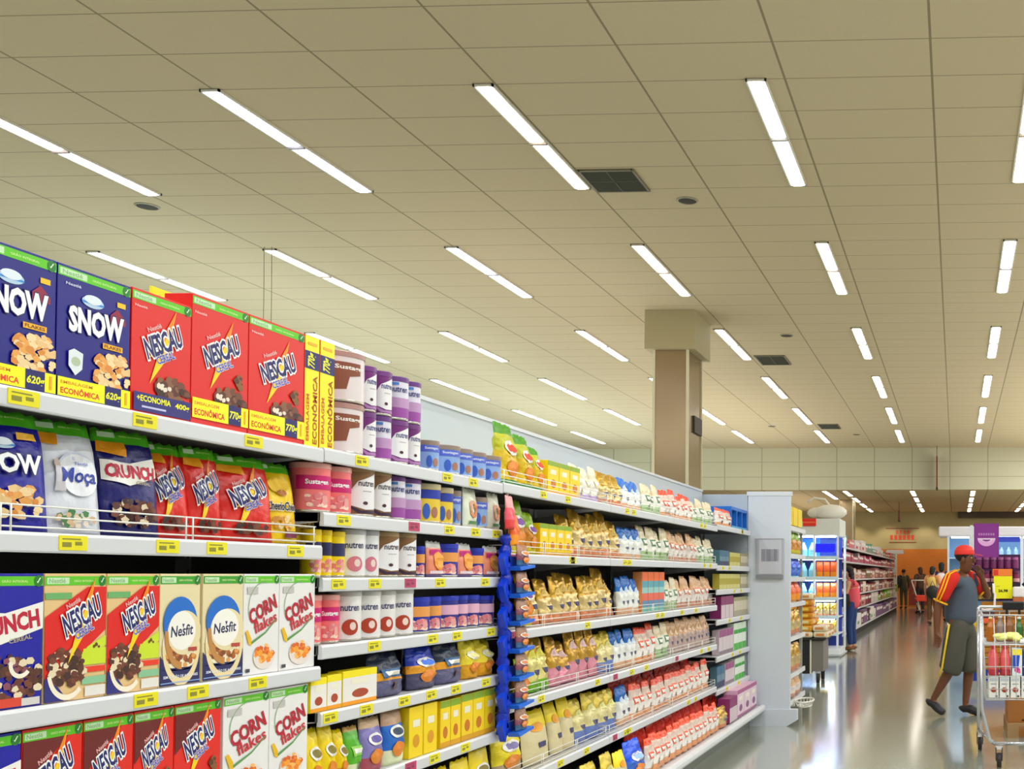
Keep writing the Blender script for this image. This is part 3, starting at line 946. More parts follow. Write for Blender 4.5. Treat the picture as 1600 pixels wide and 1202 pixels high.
def can_art(w, h, c1, c2, word, wc, deco):
    a = Art()
    if deco == 'swoosh':
        a.poly('label_print', '#f5f1f2', [(-w * 0.5, h * 0.30), (-w * 0.1, h * 0.70), (w * 0.5, h * 0.88), (w * 0.5, h * 0.16), (w * 0.1, h * 0.14), (-w * 0.3, h * 0.22)])
        a.poly('label_print', c2, [(-w * 0.5, h * 0.27), (0, h * 0.12), (w * 0.5, h * 0.13), (w * 0.5, h * 0.06), (-w * 0.1, h * 0.07)])
        a.text('label_print', wc, word, w * 0.16, h * 0.66, w * 0.5, h * 0.11)
        a.rect('label_print', '#b8b0b4', w * 0.02, h * 0.50, w * 0.30, h * 0.515)
        a.ell('label_print', '#4c2434', w * 0.1, h * 0.27, w * 0.07, h * 0.035)
    elif deco == 'fade':
        for i in range(6):
            a.rect('label_print', c2 if i < 3 else '#c79ac8', -w / 2, h * (0.06 + 0.075 * i), w / 2, h * (0.06 + 0.075 * (i + 1)))
        a.text('label_print', wc, word, 0, h * 0.70, w * 0.62, h * 0.12)
        a.rect('label_print', '#4f7fc0', -w * 0.32, h * 0.80, -w * 0.02, h * 0.86)
    elif deco == 'cup':
        a.poly('label_print', c2, [(-w * 0.28, h * 0.78), (w * 0.36, h * 0.78), (w * 0.36, h * 0.55), (w * 0.12, h * 0.5), (w * 0.06, h * 0.25), (-w * 0.18, h * 0.22), (-w * 0.16, h * 0.50), (-w * 0.28, h * 0.55)])
        a.text('label_print', wc, word, 0.02, h * 0.67, w * 0.6, h * 0.11, bold=0.03)
    elif deco == 'band':
        a.rect('label_print', c2, -w * 0.55, h * 0.46, w * 0.55, h * 0.74)
        a.text('label_print', wc, word, 0, h * 0.60, w * 0.62, h * 0.13, bold=0.03)
        a.flakes('label_print', ['#f2a6a0', '#ffd9c4', '#e97f86'], 0, h * 0.25, w * 0.3, h * 0.14, 16, 0.014, 4)
    elif deco == 'ball':
        a.text('label_print', wc, word, 0, h * 0.66, w * 0.6, h * 0.12)
        a.ell('label_print', c2, 0, h * 0.28, w * 0.26, h * 0.16)
        a.ell('label_print', '#f4d9cf', w * 0.07, h * 0.30, w * 0.10, h * 0.08)
    elif deco == 'baby':
        a.rect('label_print', c2, -w * 0.5, h * 0.62, w * 0.5, h * 0.85)
        a.text('label_print', wc, word, 0, h * 0.735, w * 0.6, h * 0.11)
        a.ell('label_print', '#3f62b8', -w * 0.12, h * 0.30, w * 0.12, h * 0.2)
        a.ell('label_print', '#b0765c', w * 0.16, h * 0.28, w * 0.12, h * 0.14)
    return a


def can(key, r, h, col, lid, c2, word, wc, deco):
    P[key] = can_proto('formula_can', 'can', r, h, col, lid, can_art(2 * r, h, col, c2, word, wc, deco))


can('c_big', 0.062, 0.165, '#e9dcdc', '#b58a80', '#8a4a30', 'Sustagen', '#f6efe6', 'cup')
can('c_purp', 0.045, 0.155, '#7a2c7c', '#7a3f86', '#b57fb8', 'nutren', '#3f3f86', 'swoosh')
can('c_lilac', 0.045, 0.155, '#e9e4f2', '#6e3a86', '#a34ea8', 'nutren', '#33337a', 'fade')
can('c_pink', 0.055, 0.155, '#ef7f80', '#e8a59c', '#c4186e', 'Sustagen', '#ffffff', 'band')
can('c_brown', 0.052, 0.165, '#8d6236', '#a98a5c', '#3c2140', 'nutren', '#4a3a44', 'swoosh')
can('c_blue', 0.042, 0.115, '#8fb0e6', '#9a8478', '#5c6cc8', 'Sustagen', '#eaf0ff', 'baby')
can('c_yelb', 0.042, 0.135, '#e9c94c', '#c9b890', '#2c3fa0', '', '#ffffff', 'baby')
can('c_white', 0.045, 0.155, '#efecec', '#b9b4b8', '#d97a8c', 'nutren', '#2c2c5c', 'ball')
can('c_choc', 0.046, 0.165, '#efeae8', '#c4beba', '#a83c24', 'nutren', '#3a3a6c', 'ball')
can('c_navy', 0.042, 0.13, '#23309a', '#2b3aa8', '#e8a25c', '', '#e6ecff', 'band')
can('c_navyp', 0.042, 0.13, '#2a2a8c', '#2b3aa8', '#f0b6cc', '', '#e6ecff', 'band')
can('c_yel', 0.045, 0.155, '#f4d81c', '#e0c020', '#28285c', '', '#ffe14a', 'band')
can('c_green', 0.03, 0.10, '#b7bf7c', '#c8b98c', '#6c8a3c', '', '#ffffff', 'band')


def pouch_art(w, h, kind, c2):
    a = Art()
    if kind == 'loop':
        a.arc('label_print', c2, 0, h * 0.5, w * 0.13, w * 0.27, PI * 0.1, PI * 1.5, rv=1.4)
        a.arc('label_print', '#d98a5c', 0, h * 0.42, w * 0.12, w * 0.26, PI * 1.1, PI * 2.5, rv=1.4)
        a.rect('label_print', '#5a8f58', -w * 0.3, h * 0.08, w * 0.3, h * 0.16)
    elif kind == 'sun':
        a.rect('label_print', '#c02a7c', -w * 0.4, h * 0.62, w * 0.4, h * 0.78)
        a.ell('label_print', c2, 0, h * 0.46, w * 0.3, h * 0.26)
        a.ell('label_print', '#ffb25a', w * 0.05, h * 0.4, w * 0.18, h * 0.14)
        a.rect('label_print', '#f3dfe6', -w * 0.44, h * 0.10, w * 0.44, h * 0.18)
    elif kind == 'box2':
        a.rect('label_print', '#e8762c', -w * 0.28, h * 0.66, w * 0.28, h * 0.80)
        a.ell('label_print', c2, 0, h * 0.32, w * 0.22, h * 0.12)
    elif kind == 'logo':
        a.ell('label_print', '#fbf6ee', 0, h * 0.6, w * 0.3, h * 0.12)
        a.ell('label_print', c2, 0, h * 0.6, w * 0.2, h * 0.07)
        a.ell('label_print', '#d9852c', 0, h * 0.27, w * 0.28, h * 0.14)
    elif kind == 'window':
        a.rect('label_print', c2, -w * 0.3, h * 0.42, w * 0.3, h * 0.62)
        a.rect('label_print', '#fffaf0', -w * 0.22, h * 0.47, w * 0.22, h * 0.57)
        a.ell('label_print', '#5a3a34', w * 0.05, h * 0.22, w * 0.1, h * 0.09)
    elif kind == 'star':
        a.ell('label_print', c2, 0, h * 0.68, w * 0.25, h * 0.09)
        a.rect('label_print', '#3a3a6a', -w * 0.05, h * 0.28, w * 0.22, h * 0.38)
    return a


def pouch(key, w, h, t, bands, kind=None, c2='#ffffff', rough=0.35, metal=0.0, name='snack_bag', cat='bag', wr=1.0):
    P[key] = bag_proto(name, cat, w, h, t, bands, pouch_art(w, h, kind, c2) if kind else None, wr, rough, metal, 9, 11)


pouch('p_loop', 0.075, 0.15, 0.035, [(1, '#eef0d8')], 'loop', '#e0a07c', name='food_pouch')
pouch('p_sun', 0.085, 0.15, 0.04, [(0.1, '#6c5a8c'), (0.85, '#f39a7c'), (1, '#e6e4de')], 'sun', '#f7a13a', name='food_pouch')
pouch('y_pouch', 0.11, 0.19, 0.05, [(0.25, '#d98a3c'), (1, '#f8d822')], 'logo', '#8c7a2c')
pouch('g_pouch', 0.10, 0.17, 0.05, [(0.3, '#e8efc0'), (0.9, '#5cae2c'), (1, '#c9a25c')], 'window', '#9ad05c')
pouch('v_pouch', 0.13, 0.19, 0.05, [(0.3, '#b04a5c'), (0.85, '#8c80c4'), (1, '#d8b48c')], 'logo', '#6c5ab0')
pouch('b_pouch', 0.12, 0.19, 0.05, [(0.3, '#e9efc0'), (0.75, '#2a6cc0'), (1, '#c9a080')], 'logo', '#30405c')
pouch('dk_pouch', 0.16, 0.17, 0.07, [(0.35, '#5c5a80'), (0.5, '#e8a22c'), (1, '#27344c')], 'window', '#3c6c9c', wr=1.6)
pouch('bl_pouch', 0.13, 0.19, 0.07, [(0.35, '#4a4668'), (0.5, '#e8a22c'), (1, '#1c3cb0')], 'logo', '#4c7ce0', wr=1.6)
pouch('yt_pouch', 0.13, 0.17, 0.07, [(0.35, '#dca21c'), (1, '#f0dc48')], 'logo', '#f4ec9c', wr=1.6)
pouch('chips', 0.15, 0.30, 0.07, [(0.12, '#2c8a2c'), (0.55, '#d9b81c'), (0.8, '#b8b820'), (1, '#4f8c1e')], 'logo', '#c8461c', wr=1.4)
pouch('chips2', 0.14, 0.24, 0.06, [(0.2, '#d0c41c'), (0.6, '#c9882c'), (1, '#8cae1e')], 'logo', '#7a3fa0', wr=1.5)
pouch('gold', 0.13, 0.25, 0.06, [(0.22, '#e39a72'), (0.5, '#e4c888'), (1, '#c9a040')], 'star', '#e8c878', 0.28, 0.5, wr=2.2)
pouch('goldy', 0.13, 0.25, 0.06, [(0.18, '#7ab82c'), (0.6, '#efe08c'), (1, '#c9a244')], 'star', '#f2e86c', 0.28, 0.5, wr=2.2)
pouch('goldp', 0.13, 0.25, 0.06, [(0.38, '#ee9cae'), (1, '#cba045')], 'star', '#f8d0d0', 0.28, 0.5, wr=2.2)
pouch('goldb', 0.13, 0.25, 0.06, [(0.3, '#6f86c8'), (0.6, '#efe0a0'), (1, '#d8c04c')], 'star', '#f2e89c', 0.35, 0.25, wr=2.0)
pouch('ycream', 0.13, 0.25, 0.055, [(0.6, '#e0cfa0'), (1, '#ffd814')], 'star', '#e8a01c', 0.5, wr=0.6)
pouch('white', 0.12, 0.22, 0.055, [(0.18, '#c9b0dc'), (0.62, '#f7f2e2'), (1, '#f0e6c8')], 'window', '#efe0b0', wr=1.2)
pouch('whiteb', 0.12, 0.22, 0.055, [(0.2, '#e8b48c'), (0.6, '#f2f2ec'), (1, '#2c74c4')], 'star', '#d8e8f6', wr=1.2)
pouch('whiter', 0.12, 0.22, 0.055, [(0.2, '#e8a878'), (0.55, '#f6efe6'), (0.85, '#f0d4c4'), (1, '#e8542c')], 'window', '#e8684c', wr=1.2)
pouch('whiteg', 0.12, 0.22, 0.055, [(0.25, '#a8c88c'), (0.6, '#f4f4e6'), (1, '#f2e0b8')], 'window', '#5c8a5c', wr=1.2)
pouch('peach', 0.12, 0.22, 0.055, [(0.22, '#d89a7c'), (0.5, '#e8dcd4'), (1, '#eab888')], 'window', '#e08c6c', wr=1.2)
pouch('browny', 0.12, 0.22, 0.055, [(0.5, '#bfa49c'), (1, '#d8a878')], 'star', '#e8c8a8', wr=1.2)
pouch('redtop', 0.12, 0.22, 0.055, [(0.5, '#c8402c'), (1, '#d8341c')], None, wr=1.6)
pouch('bluebag', 0.14, 0.20, 0.08, [(0.5, '#3c6cc8'), (1, '#1c5ce0')], 'logo', '#9cc0f6', wr=2.0)
pouch('yellowsnack', 0.15, 0.24, 0.07, [(0.25, '#b8a07c'), (0.7, '#f2dc2c'), (1, '#e6dc4c')], 'logo', '#7c70a8', wr=1.5)
pouch('sachet', 0.10, 0.11, 0.03, [(0.25, '#3c6a8c'), (0.5, '#8c4c5c'), (1, '#a8704c')], 'logo', '#d8803c', wr=1.6)
pouch('sachetp', 0.09, 0.17, 0.03, [(0.3, '#e0484c'), (0.6, '#ef6a78'), (1, '#f0a0a0')], None, wr=1.0)
pouch('sacheto', 0.09, 0.17, 0.03, [(0.4, '#f09a1c'), (1, '#e86a2c')], None, wr=1.0)


def dbox(key, w, h, d, col, bands=(), c2=None, name='food_box'):
    a = Art()
    lo = 0
    for v, c in bands:
        a.rect('label_print', c, -w / 2, h * lo, w / 2, h * v); lo = v
    if c2:
        a.ell('label_print', c2, 0, h * 0.32, w * 0.24, h * 0.13)
        a.rect('label_print', '#f7f0d8', -w * 0.25, h * 0.60, w * 0.25, h * 0.74)
    P[key] = box_proto(name, 'box', w, h, d, col, a if (bands or c2) else None)


dbox('ybox', 0.105, 0.20, 0.06, '#f8d41c', c2='#d89a1c')
dbox('ybox2', 0.08, 0.16, 0.05, '#f0cc1c', [(0.12, '#d8a01c'), (0.85, '#f3d21e'), (1, '#8aa82c')], '#c9781c')
dbox('nbox', 0.17, 0.115, 0.05, '#fbe01c', [(0.12, '#f0a01c'), (0.8, '#f4eee8'), (1, '#fbe01c')], '#a8482c')
dbox('obox', 0.075, 0.235, 0.06, '#e89a5c', [(0.15, '#7cc4b8'), (0.3, '#5c8fb8'), (0.48, '#e0705c'), (0.62, '#9ccfcc'), (0.78, '#58a8b8'), (1, '#e8743c')])
dbox('pinkbox', 0.16, 0.17, 0.12, '#e2b2c8', [(0.1, '#b06a94'), (0.85, '#ead0dc'), (1, '#b05a90')], '#8c4a84')
dbox('magbox', 0.12, 0.15, 0.1, '#8c2a68', [(0.6, '#d8c4cc'), (1, '#8c2a68')])
dbox('greybox', 0.07, 0.14, 0.06, '#c4baa0', [(0.3, '#b0a488'), (0.8, '#d6ccb2'), (1, '#a8a070')])
dbox('olivebox', 0.09, 0.12, 0.06, '#c0b44c', [(0.3, '#d6cc7c'), (0.7, '#b0a43c'), (1, '#d2c870')])
dbox('tealbox', 0.09, 0.12, 0.06, '#4f7c8c', [(0.3, '#30385c'), (0.6, '#6c8ca0'), (1, '#3c6c8c')])
dbox('greenbox', 0.08, 0.17, 0.06, '#eaf0e2', [(0.25, '#4cae3c'), (0.6, '#eef4e8'), (0.75, '#2c9c30'), (1, '#dceed4')])
dbox('mauvebox', 0.07, 0.16, 0.06, '#d8c4cc', [(0.15, '#8c7c84'), (0.7, '#dccdd2'), (1, '#a04c84')])

# ------------------------------------------------------------------ the long gondola on the left: bays, shelves, tags, rails
M_SH = mat('#d9d9dc', 0.35)
M_SHD = mat('#5b5a58', 0.6)  # board body darkened: shade under the shelves is put into this colour
M_BK = mat('#3b3834', 0.7)  # shade between the shelves put into the back panel colour; header stays pale
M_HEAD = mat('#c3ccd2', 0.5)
M_RAIL = mat('#f2efe6', 0.3)
BACK, FRONT = -2.42, -1.95
M_TAG, M_TAGR = mat('#e8dc1c', 0.5), mat('#b8486a', 0.5)


def price_tag(shelf, y, z, x, red=False, w=0.075, h=0.032):
    b = MB()
    b.box(x, x + 0.002, y - w / 2, y + w / 2, z - h - 0.003, z - 0.003, M_TAGR if red else M_TAG)
    dk = mat('#8f8a2a' if not red else '#8a2f50', 0.6)
    b.box(x + 0.002, x + 0.0024, y - w * 0.40, y + w * 0.25, z - 0.012, z - 0.009, dk)
    b.box(x + 0.002, x + 0.0024, y - w * 0.40, y - w * 0.08, z - h * 0.88, z - h * 0.55, dk)
    b.box(x + 0.002, x + 0.0024, y + w * 0.05, y + w * 0.3, z - h * 0.75, z - h * 0.5, dk)
    b.build('price_tag', shelf, 'red price tag' if red else None)


def wire_rail(shelf, y0, y1, z, x, top=0.058, loops=3):
    b = MB()
    r = 0.0022
    for q in (0.012, top / 2 + 0.006, top):
        b.tube([(x - 0.06, y0 + 0.01, z + q), (x, y0 + 0.01, z + q), (x, y1 - 0.01, z + q), (x - 0.06, y1 - 0.01, z + q)], r, M_RAIL, 5)
    for i in range(loops + 1):
        y = y0 + 0.02 + (y1 - y0 - 0.04) * i / loops
        for dy in (-0.012, 0.012) if 0 < i < loops else (0,):
            b.tube([(x + 0.001, y + dy, z + 0.001), (x + 0.001, y + dy, z + top)], r, M_RAIL, 5)
    b.build('wire_rail', shelf)


def shelf_board(root, y0, y1, z, front=FRONT, rail=None, tags=(), reds=(), lip=0.042):
    b = MB()
    g = 0.003
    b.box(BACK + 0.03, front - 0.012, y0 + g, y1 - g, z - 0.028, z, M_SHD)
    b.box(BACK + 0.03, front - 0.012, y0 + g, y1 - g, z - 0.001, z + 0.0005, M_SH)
    # rounded lip with a price channel
    pr = [(front - 0.014, z - lip), (front - 0.002, z - lip), (front, z - lip + 0.004), (front, z - 0.006), (front - 0.004, z + 0.0015), (front - 0.014, z + 0.0015)]
    b.prism(pr, y0 + g, y1 - g, M_SH, 'y')
    b.add([(x, y0 + g, zz) for x, zz in ((BACK + 0.03, z), (front - 0.02, z), (front - 0.02, z - 0.03), (BACK + 0.03, z - 0.075))] +
          [(x, y0 + g + 0.002, zz) for x, zz in ((BACK + 0.03, z), (front - 0.02, z), (front - 0.02, z - 0.03), (BACK + 0.03, z - 0.075))],
          [(0, 1, 2, 3), (7, 6, 5, 4), (0, 4, 5, 1), (3, 2, 6, 7)], M_SH)
    o = b.build('shelf', root)
    for y in tags:
        price_tag(o, y, z, front)
    for y in reds:
        price_tag(o, y, z, front, True)
    if rail:
        wire_rail(o, y0 + 0.01, y1 - 0.01, z, front - 0.012, rail)
    return o


def bay(y0, y1, label, levels, rails=(), tagpx=None, base=True, seed=1):
    """levels: shelf heights; tagpx {level index: ([yellow px], [red px])}"""
    root = thing('shelving_bay', label, 'shelving', (0, 0, 0), 0, 'bays of the long gondola')
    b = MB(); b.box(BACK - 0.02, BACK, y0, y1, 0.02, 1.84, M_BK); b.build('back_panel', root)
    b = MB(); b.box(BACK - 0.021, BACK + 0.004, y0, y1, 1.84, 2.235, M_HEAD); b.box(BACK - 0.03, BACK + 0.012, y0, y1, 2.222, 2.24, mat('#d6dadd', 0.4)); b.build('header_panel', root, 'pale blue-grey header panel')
    for y in ((y0 + 0.015, y1 - 0.015) if y1 > 9.9 else (y0 + 0.015,)):
        b = MB(); b.box(BACK, BACK + 0.03, y - 0.0145, y + 0.0145, 0.0, 1.84, mat('#6c6a66', 0.5))
        for k in range(28):
            b.box(BACK + 0.03, BACK + 0.0305, y - 0.004, y + 0.004, 0.1 + k * 0.06, 0.125 + k * 0.06, mat('#1c1c1c', 0.8))
        b.build('upright', root)
    rd = random.Random(seed)
    for i, z in enumerate(levels):
        if tagpx and i in tagpx:
            ty = [on_x(p, 899 + (1.43 - z) * 0, FRONT).y for p in tagpx[i][0]]
            tr = [on_x(p, 899, FRONT).y for p in tagpx[i][1]]
        else:
            ty = [y0 + 0.2 + rd.random() * (y1 - y0 - 0.4) for _ in range(2)]
            tr = [y0 + 0.1] if rd.random() < 0.35 else []
        shelf_board(root, y0, y1, z, rail=0.058 if i in rails else None, tags=ty, reds=tr)
    if base:
        z = 0.195
        o = MB()
        fr = -1.80
        o.box(BACK, fr - 0.02, y0 + 0.002, y1 - 0.002, z - 0.03, z, M_SH)
        pr = [(fr - 0.03, z - 0.05), (fr - 0.008, z - 0.046), (fr, z - 0.03), (fr, z - 0.008), (fr - 0.008, z + 0.008), (fr - 0.03, z + 0.012)]
        o.prism(pr, y0 + 0.001, y1 - 0.001, mat('#e6e6e6', 0.3), 'y')
        o.build('base_deck', root)
        k = MB(); k.box(BACK, -1.95, y0, y1, 0.0, z - 0.031, mat('#8c9088', 0.6)); k.build('kick_plate', root)
    return root


BAYS = [(1.55, 3.19), (3.19, 4.49), (4.49, 5.92), (5.92, 7.26), (7.26, 8.61), (8.61, 10.0)]
L1 = [1.818, 1.518, 1.147, 0.815, 0.50]
L2 = [1.822, 1.622, 1.419, 1.210, 1.003, 0.762, 0.50]
L3 = [1.828, 1.523, 1.183, 0.865, 0.52]
L6 = [1.845, 1.508, 1.308, 1.058, 0.755, 0.483]
bay(*BAYS[0], 'nearest bay of the long gondola, holding cereal boxes and bags', L1, rails=(1,),
    tagpx={0: ([31, 222, 393], []), 1: ([113, 261, 338, 461], []), 2: ([231, 312, 405], []), 3: ([150], []), 4: ([], [])})
bay(*BAYS[1], 'second bay of the gondola, holding formula cans and pouches', L2,
    tagpx={0: ([563, 697, 738], []), 1: ([536, 701, 742, 775], [646]), 2: ([529, 586, 688, 758], [641]), 3: ([586, 677, 715, 768], []), 4: ([519, 575, 634, 676, 714, 761], []), 5: ([682, 730], [645]), 6: ([], [])})
bay(*BAYS[2], 'third bay of the gondola, just right of the blue clip strip, golden bags', L3, rails=(0, 1, 2, 3, 4), seed=3)
bay(*BAYS[3], 'fourth bay of the gondola, between golden bags and peach bags', L3, rails=(0, 1, 2, 3, 4), seed=4)
bay(*BAYS[4], 'fifth bay of the gondola, with white and peach bags', L3, rails=(0, 1, 2, 3, 4), seed=5)
bay(*BAYS[5], 'last bay of the gondola, closely spaced shelves before the grey end panel', L6, seed=6)

ORD = ['first', 'second', 'third', 'fourth', 'fifth', 'sixth', 'seventh', 'eighth', 'ninth', 'tenth', 'eleventh', 'twelfth', 'thirteenth', 'fourteenth', 'fifteenth', 'sixteenth', 'seventeenth', 'eighteenth', 'nineteenth', 'twentieth'] + ['twenty-' + k for k in ('first', 'second', 'third', 'fourth', 'fifth', 'sixth', 'seventh', 'eighth', 'ninth')] + ['thirtieth', 'thirty-first']
RD = random.Random(42)


def YX(px, x=-1.97):
    return on_x(px, 899, x).y


def put(key, px0, px1, z, h, label, x=-1.97, lean=0.0, d=None, group=None, rz=0.0, kids=True, wk=1.0):
    """one item standing on the shelf at height z, its front face at x, spanning two measured columns"""
    y0, y1 = YX(px0, x), YX(px1, x)
    p = P[key]
    w = (y1 - y0) * wk - 0.003
    dd = d or p.size[2]
    return spawn(p, (x - dd / 2 - lean * 0.02, (y0 + y1) / 2, z + 0.0016 + abs(math.sin(lean)) * dd * 0.5), label, (w, h, dd), rz - (0.62 if p.cat == 'can' else 0.22 if p.name == 'cereal_bag' else 0), lean, group, kids)


def run(key, px0, px1, n, z, h, desc, where, x=-1.97, lean=0.0, jit=0.0, kids=True, group=None, ov=0.97, d=None):
    y0, y1 = YX(px0, x), YX(px1, x)
    p = P[key]
    s = (y1 - y0) / n
    for i in range(n):
        if n == 1:
            lab = f'{desc} {where}'
        else:
            lab = f'{desc}, {ORD[i]} from left, {where}'
        hh = h * (1 + RD.uniform(-jit, jit) * 0.6)
        dd = d or min(p.size[2], 0.9 * s if p.cat == 'can' else 9)
        if p.cat == 'can':
            dd = s * ov
        spawn(p, (x - dd / 2 - RD.uniform(0, jit) * 0.12, y0 + s * (i + 0.5), z + 0.0016 + abs(math.sin(lean)) * dd * 0.5), lab, (s * ov, hh, dd), 0 if p.cat != 'bag' else RD.uniform(-1, 1) * jit * 0.5, lean + (RD.uniform(-0.5, 1) * jit * 0.6 if p.cat == 'bag' else 0),
              group or f'{desc}s {where}', kids)


# --- bay one: cereal
z = L1[0]
put('snow', -62, 80, z, 0.297, 'blue SNOW flakes box cut by left edge, top shelf', group='blue snow boxes')
put('snow', 80, 197, z, 0.297, 'whole blue SNOW flakes box beside the red boxes, top shelf', group='blue snow boxes')
put('nesA', 198, 293, z, 0.30, 'smaller red NESCAU box with navy ECONOMIA strip, top shelf', group='red boxes top shelf')
put('nesB', 293, 383, z, 0.338, 'middle red NESCAU box with yellow strip, top shelf', group='red boxes top shelf')
put('nesB', 383, 471, z, 0.338, 'right red NESCAU box with yellow strip beside yellow spines', group='red boxes top shelf')
put('spine', 471, 495, z, 0.340, 'left of two yellow box spines reading upright, top shelf', group='yellow spines')
put('spine', 495, 519, z, 0.340, 'right of two yellow box spines, next to stacked cans', group='yellow spines')
b = MB(); b.box(-0.004, 0.004, -0.085, 0.085, 0, 0.07, mat('#ffe61a', 0.5), 0.001); b.box(-0.003, 0.003, -0.006, 0.006, -0.48, 0, mat('#e8e4d8', 0.4))
o = b.build('shelf_sign'); o.location = (-2.3, YX(262, -2.3), 2.185); tag(o, 'small yellow card sign poking up behind the red boxes', 'sign')
z = L1[1]
BX = -2.0
put('bag_snow', -48, 76, z, 0.262, 'blue SNOW cereal bag at left edge behind wire rail', BX, 0.10, group='cereal bags')
put('bag_moca', 84, 158, z, 0.262, 'white Moça cereal bag behind wire rail', BX, 0.12, group='cereal bags', wk=1.1)
put('bag_crunch', 172, 252, z, 0.262, 'dark blue CRUNCH cereal bag, left of red bags', BX, 0.10, group='cereal bags', wk=0.98)
put('bag_nescau', 248, 303, z, 0.252, 'left red NESCAU bag touching the CRUNCH bag', BX - 0.012, 0.14, group='cereal bags', wk=1.0)
put('bag_nescau', 306, 350, z, 0.252, 'middle narrow red NESCAU bag', BX - 0.004, 0.08, group='cereal bags', wk=1.05)
put('bag_nescau', 360, 427, z, 0.248, 'right red NESCAU bag beside the yellow bags', BX, 0.10, group='cereal bags')
put('bag_cheer', 424, 468, z, 0.245, 'yellow CheerioCheio bag, the left and front one', BX + 0.0, 0.12, group='cereal bags')
put('bag_cheer', 468, 494, z, 0.238, 'yellow CheerioCheio bag at the shelf end, right one', BX - 0.03, 0.06, group='cereal bags')
z = L1[2]
put('crunch', -58, 69, z, 0.283, 'blue CRUNCH box at left edge on third shelf', group='third shelf boxes')
put('nesC', 69, 167, z, 0.283, 'left of two cream and red NESCAU boxes, third shelf', group='third shelf boxes')
put('nesC', 167, 250, z, 0.283, 'right of two cream and red NESCAU boxes, third shelf', group='third shelf boxes')
put('nesfit', 250, 314, z, 0.283, 'left of two cream and blue Nesfit boxes', group='third shelf boxes')
put('nesfit', 317, 381, z, 0.283, 'right of two cream and blue Nesfit boxes', group='third shelf boxes')
put('corn', 381, 437, z, 0.283, 'left white CORN flakes box on the third shelf', group='third shelf boxes')
put('corn', 437, 493, z, 0.283, 'right white CORN flakes box on the third shelf', group='third shelf boxes')
z = L1[3]
put('crunch', -100, 39, z, 0.283, 'blue CRUNCH box in the bottom left corner', group='fourth shelf boxes')
for i, (a, b_) in enumerate([(39, 134), (134, 213), (213, 276), (276, 349)]):
    put('nesD', a, b_, z, 0.283, f'red NESCAU box on the lowest visible shelf, {ORD[i]} from left of four', group='fourth shelf boxes')
put('corn', 352, 424, z, 0.283, 'left white CORN flakes box on the lowest visible shelf', group='fourth shelf boxes')
put('corn', 424, 484, z, 0.283, 'right white CORN flakes box on the lowest visible shelf', group='fourth shelf boxes')

# --- bay two: cans and pouches
z = L2[0]
w2 = 'second bay top shelf'
put('c_big', 524, 574, z, 0.165, 'lower large white can with brown cup print, stacked beside yellow spine', group='large cans')
put('c_big', 521, 574, z + 0.168, 0.165, 'upper large pinkish can with brown cup print, stacked beside yellow spine', group='large cans')
kk = ['c_purp', 'c_purp', 'c_lilac', 'c_lilac']
k2 = ['c_purp', 'c_lilac', 'c_purp', 'c_purp']
for i, (a, b_) in enumerate([(574, 595), (595, 618), (618, 643), (643, 663)]):
    put(kk[i], a, b_, z + 0.157, 0.155, f'purple and white nutren can, upper layer, {ORD[i]} from left', group='purple cans top shelf')
    put(k2[i], a, b_, z, 0.155, f'purple and white nutren can, lower layer, {ORD[i]} from left', group='purple cans top shelf')
for i, (a, b_) in enumerate([(663, 700), (700, 722), (722, 742), (742, 762), (762, 784)]):
    put('c_blue', a, b_, z, 0.115, f'low blue powder tin, {ORD[i]} from left of five, top shelf', group='blue tins', wk=min(1, 0.095 / (YX(b_) - YX(a))) if i == 0 else 1)
z = L2[1]
put('c_pink', 492, 528, z, 0.155, 'left of two pink cans on the second shelf', group='pink cans')
put('c_pink', 529, 560, z, 0.155, 'right of two pink cans on the second shelf', group='pink cans')
put('c_brown', 560, 593, z, 0.168, 'left brown and white nutren can on the second shelf', group='brown cans')
put('c_brown', 593, 620, z, 0.166, 'right brown and white nutren can on the second shelf', group='brown cans')
put('c_lilac', 620, 641, z, 0.157, 'left lilac nutren can on the second shelf', group='lilac cans')
put('c_lilac', 641, 664, z, 0.157, 'right lilac nutren can on the second shelf', group='lilac cans')
for i, (k, a, b_, h) in enumerate([('c_yelb', 667, 692, 0.15), ('c_yelb', 693, 713, 0.145), ('c_blue', 713, 727, 0.14), ('p_loop', 728, 749, 0.16), ('c_blue', 749, 766, 0.13), ('p_loop', 766, 784, 0.155)]):
    put(k, a, b_, z, h, ['left yellow and blue tin', 'right yellow and blue tin', 'narrow blue tin', 'left cream pouch with ring print', 'blue tin between cream pouches', 'cream pouch with ring print by clip strip'][i] + ' on the second shelf', group='small tins and pouches')
z = L2[2]
for i, (k, a, b_, h, t) in enumerate([('c_yel', 499, 516, 0.15, 'first yellow can at shelf end'), ('c_yel', 516, 532, 0.15, 'plain second yellow can'), ('c_yel', 532, 551, 0.148, 'third yellow can beside white cans'),
                                      ('c_white', 552, 580, 0.16, 'left white can with pink ball'), ('c_white', 580, 602, 0.16, 'right white can with pink ball'),
                                      ('c_brown', 602, 632, 0.16, 'left brown and white can'), ('c_brown', 633, 659, 0.16, 'right brown and white can'), ('c_navy', 660, 673, 0.115, 'navy tin left of pouches'),
                                      ('p_sun', 673, 697, 0.135, 'left orange food pouch'), ('c_navy', 697, 720, 0.13, 'wide navy blue tin'), ('p_sun', 720, 743, 0.135, 'middle orange food pouch'),
                                      ('c_navy', 744, 761, 0.12, 'navy tin between orange pouches'), ('p_sun', 761, 784, 0.13, 'right orange food pouch by clip strip')]):
    put(k, a, b_, z, h, t + ' on the third shelf', group='third shelf cans and pouches')
z = L2[3]
